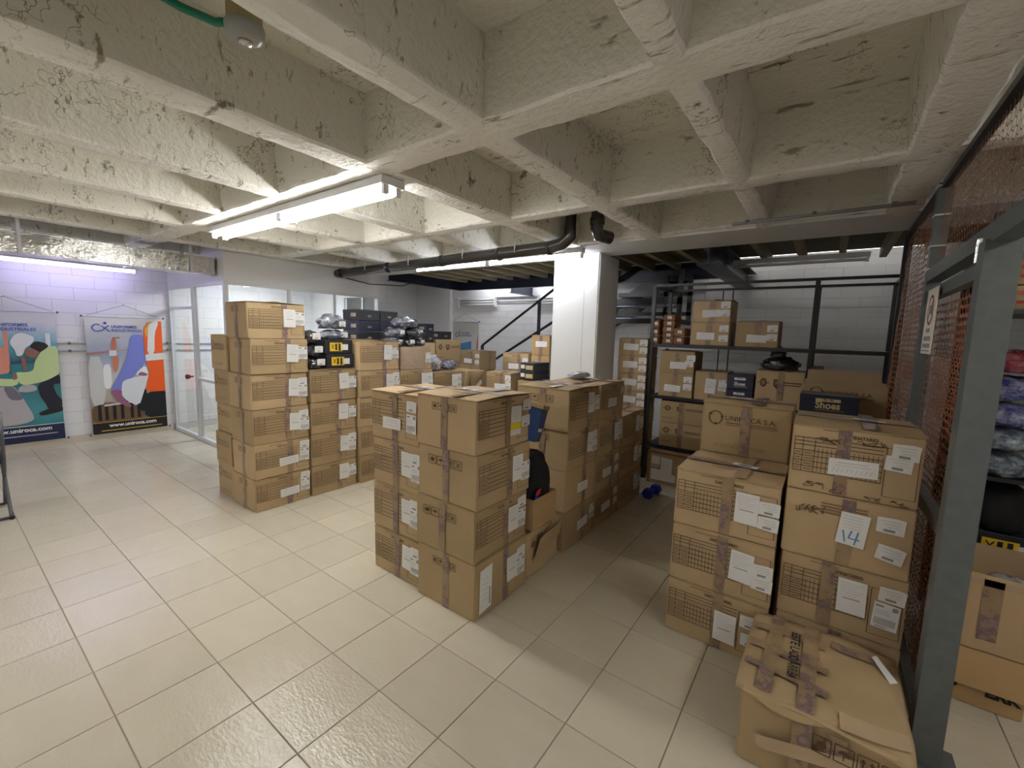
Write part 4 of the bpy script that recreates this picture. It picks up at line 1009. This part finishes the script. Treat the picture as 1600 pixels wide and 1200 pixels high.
mb = MB(); mb.box(-1.45, -.95, 4.712, 4.73, 1.452, 1.47); obj('shelf_strip', mb.mesh('shelf_strip', M['white_enamel']), rk, (.55, -5., 0))
yR = 4.69
RACK = 'cartons standing on the steel rack'
carton('upper of two labelled cartons on the rack top shelf', -1.16, -.80, yR, 5.05, 1.73, 1.95, {'-Y': 'labels'}, [('wide', .5, .4), ('card', .86, .78), ('card', .86, .42)], True, ('-Y',), group=RACK, m='card')
carton('lower of two labelled cartons on the rack top shelf', -1.165, -.80, yR, 5.05, 1.502, 1.73, {'-Y': 'labels'}, [('wide', .4, .4), ('card', .86, .74), ('card', .86, .32)], False, ('-Y',), group=RACK)
carton('single carton with a torn label on the rack top shelf', -.745, -.385, yR, 5.05, 1.502, 1.745, {'-Y': 'labels'}, [('wide', .5, .32), ('card', .85, .72), ('card', .85, .38)], True, ('-Y',), group=RACK)
carton('upper labelled carton on the rack middle shelf at left', -1.46, -1.10, yR, 5.05, 1.20, 1.43, {'-Y': 'labels'}, [('wide', .55, .35), ('card', .85, .45), ('card', .9, .7)], True, ('-Y',), group=RACK)
carton('lower labelled carton on the rack middle shelf at left', -1.46, -1.10, yR, 5.05, .947, 1.20, {'-Y': 'labels'}, [('wide', .42, .35), ('card', .85, .75), ('card', .85, .45)], False, ('-Y',), group=RACK)
carton('carton with an upright label beside the stacked black boxes', -1.09, -.78, yR, 5.05, .947, 1.24, {'-Y': 'labels'}, [('sheet', .5, .5), ('bar', .88, .55)], True, ('-Y',), group=RACK)
carton('badge printed carton under the black rubbish bag', -.535, -.145, 4.62, 5.0, .947, 1.29, {'-Y': 'badges'}, 'N', True, ('-Y',), group=RACK)
carton('upper badge printed carton on the rack lower shelf', -1.42, -.96, yR, 5.05, .665, .895, {'-Y': 'badges'}, 'N', False, ('-Y',), group=RACK)
carton('lower badge printed carton on the rack lower shelf', -1.42, -.96, yR, 5.05, .402, .665, {'-Y': 'badges'}, 'N', False, ('-Y',), group=RACK)
fx = carton('reddish edged carton with large white panel on the floor under the rack', -1.49, -1.06, 4.60, 5.0, 0, .36, {}, 'N', False, (), group=RACK, m='card')
put = face_frame(fx, '-Y', .2125, .1975, .425)
mb = MB(); mb.poly([(.0, 0), (.26, 0), (.26, .08), (.22, .09), (.22, .25), (.10, .26), (.10, .12), (0, .12)], 0, 0); mb.rect(.0, .17, .09, .26, 0, 1); mb.rect(0, .13, .09, .165, 0, 2)
put('printed_panel', mb.mesh('printed_panel', [M['paper'], M['paper_cream'], mat('pink_panel', (.6, .42, .4), .6)]), .1, .04, .002)
mb = MB(); mb.rect(0, .325, .425, .35, 0, 0); mb.rect(0, 0, .03, .35, 0, 0); put('red_edge', mb.mesh('red_edge', M['card_red']), 0, .003, .0015)
# small reddish shoe boxes on the top shelf
SB = [(-1.575, 3, .085, 'left'), (-1.47, 5, .062, 'middle'), (-1.335, 2, .085, 'right')]
for (x, n, h, nm) in SB:
    for i in range(n):
        w = .09 if nm == 'left' else .13 if nm == 'middle' else .115
        yy = yR+.05 if nm == 'middle' else yR
        c_ = carton('small reddish box, %s of the %s pile on the rack top shelf' % (('lowest', 'second', 'third', 'fourth', 'fifth')[i] if i < n-1 or n == 1 else 'highest', nm), x, x+w, yy, yy+.25, 1.502+i*h, 1.502+(i+1)*h-.001, {}, 'N', False, (), m='card_red', group='small reddish boxes on the rack', name='shoe_box', rz=0)
        c_['category'] = 'shoe box'
        obj('label', LAB['card'], c_, (w*.05, -.125-.0005, h*.5), (R(90), 0, 0), (.5, .5, 1))
# ------------------------------------------------------------------ shoe boxes
def shoebox_proto(sx, sy, sz, m='black_card'):
    return bevelbox('body', sx, sy, sz-.035, M[m], .003), bevelbox('lid', sx+.004, sy+.004, .035, M[m], .003)
def emblem():
    mb = MB(); mb.poly([(-.03, 0), (0, -.014), (.03, 0), (0, .014)], 0, 0); mb.disc(0, 0, .009, .0005, 1, 10); return mb.mesh('emblem', [M['gold'], M['black_card']])
EMB = emblem()
def shoebox(label, x, y, z, dims=(.30, .29, .122), m='black_card', group='black shoe boxes', emb=True, rz=0, endlabel=True):
    r = thing('shoe_box', label, 'shoe box', (x, y, z), rz, group); b, l = shoebox_proto(*dims, m)
    bd_ = obj('body', b, r); obj('lid', l, r, (0, 0, dims[2]-.036))
    if emb:
        obj('emblem', EMB, bd_, (dims[0]/2+.004, .0, dims[2]*.42), FACE['+X'])
    if endlabel:
        mb = MB(); mb.rect(-.05, -.02, .05, .02, 0, 0); mb.rect(-.045, -.016, -.01, .016, .0004, 1)
        obj('label', mb.mesh('label', [mat('tan_label', (.45, .36, .27), .6), M['grey_ink']]), r, (.06, -dims[1]/2-.004, dims[2]*.5), FACE['-Y'])
    return r
zb = 1.416
for i, (yc, nlev, w) in enumerate(((3.085, 3, .29), (3.365, 3, .25), (3.60, 2, .20), (3.86, 1, .2), (4.03, 2, .13))):
    for k in range(nlev):
        if k == 2 and i == 0: pass
        shoebox('black shoe box, %s level, %s from the left in the back pile' % (('lower', 'middle', 'upper')[k], ('first', 'second', 'third', 'fourth', 'fifth')[i]), -4.45, yc, zb+k*.1235, (.30, w, .122), m='navy_card' if k == 1 else 'black_card')
shoebox('lone black shoe box on the carton with two round badges', -4.45, 4.32, 1.456, (.30, .22, .11))
# yellow labelled shoe boxes on C2
def yellowbox(label, x, y, z, rz=0, w=.28, group='yellow labelled shoe boxes', d=.30, face='+X'):
    r = thing('shoe_box', label, 'shoe box', (x, y, z), rz, group)
    obj('body', bevelbox('body', d, w, .105, M['black_card'], .003), r); obj('lid', bevelbox('lid', d+.004, w+.004, .03, M['black_card'], .003), r, (0, 0, .1))
    mb = MB(); mb.rect(-.075, -.04, .055, .04, 0, 0); mb.rect(-.02, -.03, .0, .03, .0004, 1); mb.rect(.015, -.036, .035, .032, .0004, 1); mb.line((-.06, -.02), (-.03, .025), .006, .0004, 1); mb.line((-.06, .025), (-.03, -.02), .006, .0004, 1); mb.rect(.05, -.03, .115, .025, .0008, 2)
    p = (d/2+.003, -.02, .062) if face == '+X' else (0, -w/2-.003, .062)
    obj('label', mb.mesh('label', [M['yellow'], M['black_ink'], M['paper']]), r, p, FACE[face]); return r
yellowbox('lower black shoe box with a yellow label on the four high stack', -3.93, 2.385, 1.19)
yellowbox('upper black shoe box with a yellow label on the four high stack', -3.94, 2.375, 1.325)
LBL = lambda ox, oy, oz, s=.9: ('card', (ox, oy, oz), FACE['+X'], s)
for i in range(3):
    blob('garment_pack', '%s of three dark bagged garment packs beside the yellow labelled boxes' % ('lowest', 'middle', 'highest')[i], 'bag', (-3.91, 2.145, 1.19+i*.118), (.30, .165, .116), 'bag_dark', 30+i, .10, 1.8, 'bagged garment packs', 4, True, (LBL(.152, .03-.02*i, .06),))
blob('garment_pack', 'lower grey bagged pack on top of the yellow labelled shoe boxes', 'bag', (-3.93, 2.39, 1.458), (.28, .28, .095), 'bag_grey', 41, .12, 2., 'bagged garment packs', 4, True, (LBL(.135, .05, .045, .8),))
blob('garment_pack', 'upper loose clear bagged pack on top of the yellow labelled shoe boxes', 'bag', (-3.94, 2.39, 1.556), (.27, .30, .15), 'bag_grey', 44, .18, 2.2, 'bagged garment packs', 4, True, (LBL(.128, .04, .05, .8),))
for i, (dx, dy, dz, d, rz) in enumerate(((0, -.16, 0, (.3, .17, .105), .1), (.02, .02, 0, (.3, .17, .105), -.1), (-.02, .19, .0, (.28, .16, .10), .1), (0, -.12, .107, (.3, .20, .10), 0), (.02, .11, .107, (.3, .24, .11), .2), (0, .02, .22, (.26, .36, .12), .15))):
    blob('garment_pack', 'bagged garment pack, %s of the heap on the film wrapped carton' % ('front low', 'middle low', 'back low', 'front middle', 'back middle', 'topmost')[i], 'bag', (-3.95+dx, 3.28+dy, 1.386+dz), d, 'bag_grey' if i in (0, 3, 5) else 'bag_dark', 50+i, .12, 2., 'bagged garment packs', 4, True, (LBL(d[0]/2-.01, 0, d[2]*.5, .7),) if i != 5 else (), rz)
blob('plastic_bag', 'crumpled clear plastic bag of shoes on the far left stacks', 'bag', (-3.92, 3.69, 1.095), (.30, .28, .20), 'bag_clear', 61, .24, 2.8)
blob('plastic_bag', 'flattened grey plastic bag slumping beside the crumpled clear bag', 'bag', (-3.90, 3.95, 1.095), (.28, .22, .12), 'bag_grey', 62, .2, 2.6)
blob('plastic_sheet', 'wad of clear plastic on the third row cartons by the column', 'plastic', (-1.72, 3.35, 1.205), (.16, .30, .05), 'bag_clear', 63, .2, 2.6)
# small black shoe boxes by column
for k in range(2):
    r = thing('shoe_box', '%s small black shoe box with white tag left of the column' % ('lower', 'upper')[k], 'shoe box', (-2.87, 4.41, 1.023+k*.1), 0, 'small black shoe boxes by the column')
    obj('body', bevelbox('body', .20, .33, .07, M['black_card'], .003), r); obj('lid', bevelbox('lid', .204, .334, .03, M['black_card'], .003), r, (0, 0, .069))
    mb = MB(); mb.rect(-.09, -.02, -.035, .025, 0, 0); mb.rect(-.02, -.03, .08, .02, 0, 1); obj('label', mb.mesh('label', [M['paper'], M['gold']]), r, (0, -.1685, .05), FACE['-Y'])
# boxes with the word Shoes
def shoes_box(label, x0, x1, y0, y1, z0, z1, pale):
    r = thing('shoe_box', label, 'shoe box', ((x0+x1)/2, (y0+y1)/2, z0), 0, 'navy shoe boxes lettered Shoes'); sx, sy, sz = x1-x0, y1-y0, z1-z0-.002
    obj('body', bevelbox('body', sx-.004, sy-.004, sz-.03, M['navy_card'], .003), r); obj('lid', bevelbox('lid', sx, sy, .032, M['navy_card'], .003), r, (0, 0, sz-.032))
    mb = MB(); w = .42*sx; x = -.22*sx; addtext(mb, 'Shoes', x, sz*.28, w, .0004, 0, .03, 1.15); mb.rect(x, sz*.66, x+w, sz*.82, 0, 0); mb.rect(x, sz*.20, x+w*1.2, sz*.215, 0, 0)
    mb.poly([(x+w*.25, sz*.74), (x+w*.4, sz*.80), (x+w*.5, sz*.73)], .0006, 1); mb.poly([(x+w*.5, sz*.75), (x+w*.66, sz*.80), (x+w*.75, sz*.73)], .0006, 1)
    obj('printed_name', mb.mesh('printed_name', [M['gold'] if pale else M['white_ink'], M['navy_card']]), r, (0, -sy/2-.0016, 0), FACE['-Y']); return r
shoes_box('upper navy Shoes box of the pair on the rack middle shelf', -.775, -.545, 4.62, 4.95, 1.09, 1.232, False)
shoes_box('lower navy Shoes box of the pair on the rack middle shelf', -.775, -.545, 4.62, 4.95, .947, 1.09, False)
mb = MB()
# E stack by cage: cartons carrying the open logo carton
z = 0
for i, t_ in enumerate((.31, .62, .93)):
    carton('plain carton in the hidden pile beneath the open logo carton', -.14, .37, 3.70, 4.46, z, t_, {}, 'N', False, (), group='hidden cartons under the open logo carton'); z = t_
oc = open_carton('open flapped carton with faint company logo near the wire cage', -.135, .365, 4.02, 4.45, .931, 1.25, flaps=(('-Y', R(172), .17), ('+Y', R(24), .18)))
obj('printed_logo', LOGO, oc, (-.25, -.2175, .03), FACE['-Y'], (.5, .319, 1)); 
shoes_box('navy Shoes box directly behind the right block, upper one', -.14, .20, 3.74, 3.98, 1.06, 1.195, True)
shoes_box('navy Shoes box directly behind the right block, lower one', -.14, .20, 3.74, 3.98, .931, 1.06, True)
blob('rubbish_bag', 'knotted black plastic bag on the rack carton', 'bag', (-.36, 4.80, 1.302), (.34, .30, .12), 'bag_black', 71, .2, 2.4)
blob('rubbish_bag', 'small tied black plastic bundle topping the knotted bag', 'bag', (-.38, 4.80, 1.41), (.14, .14, .11), 'bag_black', 72, .25, 2.6)
pb = carton('narrow reddish box with white label behind the open logo carton', -.25+.12, -.02, 4.85, 5.1, .947, 1.34, {'-Y': 'labels'}, [('card', .5, .85)], False, (), m='card_red', group='rack odds')
# dumbbells
for k, (x, y, rz) in enumerate(((-1.285, 4.17, 1.45),)):
    r = thing('dumbbell', 'small blue hexagonal dumbbell on the floor at the aisle end', 'dumbbell', (x, y, .055), rz)
    mb = MB(); mb.tube([(-.06, 0, 0), (.06, 0, 0)], .016, 10); obj('grip', mb.mesh('grip', M['blue_rubber'], True), r)
    for s in (-1, 1):
        mb = MB(); mb.tube([(s*.05, 0, 0), (s*.058, 0, 0), (s*.112, 0, 0), (s*.12, 0, 0)], [.048, .055, .055, .048], 6); obj('weight', mb.mesh('weight', M['blue_rubber']), r)

# ------------------------------------------------------------------ stairs
st = thing('staircase', 'black steel staircase with pipe handrails along the far wall', 'stairs', (-5.6, 6.45, 0))
def stadd(name, mb, m, smooth=False): return obj(name, mb.mesh(name, M[m], smooth), st, (5.6, -6.45, 0))
sa = (-5.65, 0.0); sb = (-1.75, 2.5); nst = 13
for y in (6.10, 6.74):
    mb = MB(); dx, dz = sb[0]-sa[0], sb[1]-sa[1]; l = math.hypot(dx, dz); nx, nz = -dz/l*.09, dx/l*.09
    P = [(sa[0]-nx, sa[1]-nz), (sb[0]-nx, sb[1]-nz), (sb[0]+nx, sb[1]+nz), (sa[0]+nx, sa[1]+nz)]
    P = [(a, max(b, 0)) for a, b in P]
    n = len(mb.v)
    for yy in (y-.01, y+.01): mb.v += [(a, yy, b) for a, b in P]
    for q in ((0,1,2,3),(7,6,5,4),(0,4,5,1),(1,5,6,2),(2,6,7,3),(3,7,4,0)): mb.f.append(q); mb.m.append(0)
    stadd('stringer', mb, 'black_steel')
for i in range(nst):
    f = (i+.6)/nst; x, z = sa[0]+(sb[0]-sa[0])*f, sa[1]+(sb[1]-sa[1])*f
    mb = MB(); mb.box(x-.14, x+.14, 6.11, 6.73, z-.012, z+.012); obj('tread', mb.mesh('tread', mat('steel_tread', (.22, .25, .33), .3, .6) if i == 0 else bpy.data.materials['steel_tread']), st, (5.6, -6.45, 0))
sl_ = (2.29-1.34)/(5.05-3.58)
for (dz, nm) in ((0, 'handrail'), (-.45, 'middle_rail')):
    x_a = -5.05 if dz == 0 else -5.05
    mb = MB(); mb.tube([(x_a, 6.0, 1.34+dz), (-2.2, 6.0, 1.34+dz+sl_*(5.05-2.2))] if dz == 0 else [(x_a, 6.0, .93), (-2.2, 6.0, .93+.575*2.85)], .022, 8); stadd(nm, mb, 'black_steel', True)
for x in (-5.05, -3.86, -2.6):
    zt = 1.34+sl_*(x+5.05); mb = MB(); mb.box(x-.02, x+.02, 5.98, 6.02, max(0, zt-1.25), zt); stadd('baluster', mb, 'black_steel')
for x in (-5.05, -3.86, -2.6):
    zt = 1.34+sl_*(x+5.05)-1.1; mb = MB(); mb.box(x-.02, x+.02, 6.02, 6.1, max(.02, zt), max(.02, zt)+.04); stadd('bracket', mb, 'black_steel')
# landing frame at the stair head
for (x0, x1, y0, y1, z0, z1) in ((-2.5, -1.5, 5.95, 6.0, 2.12, 2.18), (-2.5, -1.5, 5.5, 5.55, 1.98, 2.06), (-1.55, -1.5, 5.5, 6.0, 1.74, 1.80), (-1.55, -1.5, 5.5, 5.55, 1.74, 2.4), (-1.55, -1.5, 5.95, 6.0, 1.74, 2.4), (-1.85, -1.81, 5.95, 6.0, 1.80, 2.4), (-2.5, -1.5, 5.5, 5.54, 1.74, 1.80), (-2.5, -1.5, 5.95, 6.0, 1.86, 1.91)):
    mb = MB(); mb.box(x0, x1, y0, y1, z0, z1); stadd('landing_frame', mb, 'black_steel')
for k, z in enumerate((1.80, 1.96)):
    mb = MB(); mb.box(-2.5, -1.6, 5.56, 5.94, z, z+.015); obj('landing_plate', mb.mesh('landing_plate', bpy.data.materials['steel_tread']), st, (5.6, -6.45, 0))

# ------------------------------------------------------------------ wire cage at right
CX = .42
cg = thing('wire_cage', 'grey steel framed storage cage with brown plastic netting', 'cage', (CX, 2.5, 0))
def cadd(name, mb, m): return obj(name, mb.mesh(name, M[m]), cg, (-CX, -2.5, 0))
mb = MB(); mb.box(CX-.04, CX+.045, 2.08, 2.165, .012, 1.91); cadd('post', mb, 'grey_paint')
mb = MB(); mb.box(CX-.09, CX+.10, 2.03, 2.215, 0, .012); cadd('base_plate', mb, 'grey_paint')
mb = MB(); mb.box(CX-.03, CX+.03, 3.24, 3.31, 0, ZC-.005); cadd('post', mb, 'grey_paint')
mb = MB(); mb.box(CX-.025, CX+.025, 4.55, 4.60, 0, ZC-.005); cadd('post', mb, 'black_steel')
mb = MB(); mb.box(CX-.03, CX+.03, -.6, 3.24, 1.90, 1.965); cadd('rail', mb, 'grey_paint')
mb = MB(); mb.box(CX-.02, CX+.02, 2.165, 3.24, 1.80, 1.855); cadd('rail', mb, 'grey_paint')
mb = MB(); mb.box(CX-.02, CX+.02, 2.165, 3.24, .83, .88); cadd('rail', mb, 'grey_paint')
mb = MB(); mb.box(CX-.02, CX+.02, 2.165, 3.24, .05, .10); cadd('rail', mb, 'grey_paint')
mb = MB(); mb.box(CX-.02, CX+.02, -.6, 4.55, ZC-.035, ZC-.005); cadd('top_rail', mb, 'black_steel')
for z in (1.88,):
    mb = MB(); mb.tube([(CX-.03, 2.19, z-.03), (CX-.03, 2.19, z+.05)], .012, 8); cadd('hinge', mb, 'foil')
for z in (2.40, 2.25, 2.09, 1.97):
    mb = MB(); mb.box(CX-.034, CX+.034, 3.236, 3.314, z-.004, z+.004); cadd('tie', mb, 'white_enamel')
def net(y0, y1, z0, z1, x, a=.024, w=.0026, bulge=0., seed=0, wav=.002, th=.0006):
    mb = MB(); hx = a*math.sqrt(3)
    P = lambda y, z: (x+bulge*math.sin(math.pi*(y-y0)/(y1-y0))*math.sin(math.pi*(z-z0)/(z1-z0))+wav*noise.noise(Vector((y*9, z*9, seed))), y+.006*noise.noise(Vector((y*9, z*9, seed+5))), z+.007*noise.noise(Vector((y*9, z*9, seed+9))))
    def seg(p, q):
        if not (y0 <= p[0] <= y1 and z0 <= p[1] <= z1 and y0 <= q[0] <= y1 and z0 <= q[1] <= z1): return
        p, q = Vector(P(*p)), Vector(P(*q)); d = (q-p).normalized(); e = d.cross(Vector((1, 0, 0))).normalized()*w
        n = len(mb.v); k = Vector((th, 0, 0))
        mb.v += [tuple(p+e), tuple(p-e), tuple(p+k), tuple(p-k), tuple(q+e), tuple(q-e), tuple(q+k), tuple(q-k)]
        for f in ((0, 2, 6, 4), (2, 1, 5, 6), (1, 3, 7, 5), (3, 0, 4, 7)): mb.f.append(tuple(n+i for i in f)); mb.m.append(0)
    rows = int((z1-z0)/(1.5*a))+2; cols = int((y1-y0)/hx)+2
    for r in range(rows):
        for c in range(cols):
            cy = y0+c*hx+(hx/2 if r % 2 else 0); cz = z0+r*1.5*a
            v = [(cy+a*math.cos(R(90+60*k)), cz+a*math.sin(R(90+60*k))) for k in range(6)]
            seg(v[0], v[1]); seg(v[1], v[2]); seg(v[2], v[3])
    return mb.mesh('net', M['net'])
for (args, kw) in (((.2, 3.24, 1.97, 2.385, CX), dict(seed=1)), ((2.17, 3.24, .88, 1.80, CX+.012), dict(seed=2, bulge=.03, wav=.008, w=.0044)), ((2.17, 3.24, .10, .83, CX+.012), dict(seed=3, wav=.008, w=.0044)), ((3.31, 4.55, .1, 2.38, CX), dict(seed=4, bulge=-.06, wav=.010, w=.0044)), ((3.31, 4.55, .1, 2.38, CX+.03), dict(seed=6, bulge=-.02, wav=.01, w=.0044)), ((2.17, 3.24, .10, 1.80, CX+.045), dict(seed=7, bulge=.02, wav=.008, w=.0044))):
    o = obj('net', net(*args, **kw), cg, (-CX, -2.5, 0)); o['kind'] = 'stuff'
sg = thing('hanging_sign', 'narrow cream prohibition sign fixed on the cage netting', 'sign', (CX-.03, 2.96, 1.52))
mb = MB(); mb.box(-.004, 0, -.13, .13, 0, .32); obj('board', mb.mesh('board', M['paper_cream']), sg)
mb = MB(); mb.ring(0, .215, .075, .014, 0, 360, 0, 0, 24); mb.line((-.05, .165), (.05, .265), .014, .0003, 0); mb.poly([(-.03, .20), (.05, .19), (.05, .235), (-.03, .24)], .0006, 1)
for k, (y, w, h) in enumerate(((.115, .05, .02), (.075, .09, .022), (.04, .10, .02))): mb.rect(-w, y-h/2, w, y+h/2, 0, 1)
mb.rect(-.1, .012, .1, .018, 0, 1)
obj('print', mb.mesh('print', [mat('sign_red', (.4, .03, .03), .5), M['grey_ink']]), sg, (-.0045, 0, 0), FACE['-X'])

# inside the cage
bx = carton('carton with half hidden black lettering on the floor in the cage', .50, .795, 2.60, 2.98, 0, .262, {}, 'N', False, (), m='card_warm', group='cartons in the cage', jit=.002)
mb = MB(); addtext(mb, 'IPS', .0, 0, .085, 0, 0, .05, 1.1); addtext(mb, 'ERK', .17, 0, .11, 0, 0, .05, 1.0)
obj('lettering', mb.mesh('lettering', [M['black_ink']]), bx, (-.14, -.1885, .062), FACE['-Y'])
mb = MB(); mb.quad((-.147, -.004, 0), (.147, -.004, 0), (.147, .02, .16), (-.147, .02, .16)); mb.quad((-.147, -.004, 0), (.147, -.004, 0), (.147, -.001, 0), (-.147, -.001, 0))
obj('flap', mb.mesh('flap', M['card_warm']), bx, (0, -.208, .098))
oc2 = open_carton('open taped carton with shiny plastic inside the cage', .525, .98, 2.60, 3.02, .264, .60, m='card', flaps=())
put = face_frame(oc2, '-Y', .2275, .21, .455); put('tape', strip(.06, .27, 'tape'), .28, .05, .001)
mb = MB(); mb.rect(-.17, -.01, .19, .02); put('tape', mb.mesh('tape', M['tape_clear']), .5, .30, .001)
blob('plastic_sheet', 'shiny crumpled plastic sheet in the open cage carton', 'plastic', (.76, 2.78, .28), (.36, .30, .28), 'bag_clear', 81, .2, 2.4)
rk2 = thing('cage_shelf', 'dark shelf unit loaded with bagged clothes in the cage', 'shelf', (1.1, 3.3, 0))
for z in (.50, .93, 1.74):
    mb = MB(); mb.box(.58, 1.75, 3.06, 3.56, z-.02, z); obj('shelf', mb.mesh('shelf', M['black_steel']), rk2, (-1.1, -3.3, 0))
for x in (.60, 1.73):
    for y in (3.08, 3.54):
        mb = MB(); mb.box(x-.02, x+.02, y-.02, y+.02, 0, 2.2); obj('post', mb.mesh('post', M['black_steel']), rk2, (-1.1, -3.3, 0))
for i, x in enumerate((.76, 1.08, 1.40)):
    yellowbox('yellow labelled shoe box in the cage, %s along the lower shelf' % ('first', 'second', 'third')[i], x+.03, 3.27, .502, 0, .28, 'cage shoe boxes', .30, '-Y')
    blob('clothes_bundle', 'dark clothes bundle in the cage, %s above the yellow labels' % ('first', 'second', 'third')[i], 'clothing', (x, 3.27, .640), (.30, .34, .26), 'fabric_black', 90+i, .1)
CB = [(.74, .932, 'bag_steel', 'lowest steel blue'), (.73, 1.06, 'bag_steel', 'second steel blue'), (.75, 1.18, 'bag_blue', 'blue and white'), (.74, 1.31, 'bag_blue', 'violet blue'), (.76, 1.44, 'bag_red', 'red')]
for (x, z, m_, nm) in CB:
    blob('clothes_bag', '%s clear bag of clothes in the cage pile' % nm, 'bag', (x, 3.24, z), (.32, .38, .118), m_, int(z*100), .14, 2.2, 'clothes bags in the cage')
for (x, z, m_, nm) in ((1.12, .932, 'bag_steel', 'lower'), (1.12, 1.10, 'bag_grey', 'middle'), (1.12, 1.28, 'bag_blue', 'upper')):
    blob('clothes_bag', '%s clear bag of clothes in the second cage pile' % nm, 'bag', (x, 3.24, z), (.36, .38, .165), m_, int(z*100)+7, .14, 2.2, 'clothes bags in the cage')
for i in range(2):
    c_ = carton('pale carton with red stripes, %s one on the cage top shelf' % ('lower', 'upper')[i], .66, 1.1, 3.10, 3.5, 1.742+i*.12, 1.86+i*.12, {}, 'N', False, (), m='card', group='red striped cartons')
    mb = MB(); mb.rect(.02, .03, .40, .045); mb.rect(.02, .075, .30, .09); obj('stripe', mb.mesh('stripe', mat('stripe_red%d' % i, (.5, .06, .05), .6)), c_, (-.2, -.1995, 0), FACE['-Y'])

# folding chair leg at left edge
ch = thing('folding_chair', 'grey tubular folding chair cut off at the left edge', 'chair', (-5.22, .12, 0), 0)
def cpart(nm, pts, r=.012, m='seat_grey'):
    mb = MB(); mb.tube(pts, r, 8); return obj(nm, mb.mesh(nm, M[m], True), ch, (5.22, -.12, 0))
for y in (.33, -.08):
    x0 = -5.06
    cpart('leg', [(x0, y, .015), (x0-.05, y, .06), (x0-.22, y, .25), (x0-.42, y, .48)]); cpart('leg', [(x0-.42, y, .015), (x0-.30, y, .16), (x0-.10, y, .44), (x0+.02, y, .82)] if False else [(x0-.42, y, .015), (x0-.30, y, .20), (x0-.16, y, .44), (x0-.10, y, .84)])
    cpart('foot_cap', [(x0+.02, y, .014), (x0-.02, y, .018)], .016, 'plastic_dark')
cpart('cross_bar', [(-5.06, .33, .016), (-5.06, -.08, .016)]); cpart('cross_bar', [(-5.48, .33, .016), (-5.48, -.08, .016)])
mb = MB(); mb.box(-5.52, -5.16, -.07, .31, .43, .46); obj('seat', mb.mesh('seat', M['fabric_black']), ch, (5.22, -.12, 0))
mb = MB(); mb.box(-5.20, -5.17, -.07, .31, .62, .84); obj('backrest', mb.mesh('backrest', M['fabric_black']), ch, (5.22, -.12, 0))
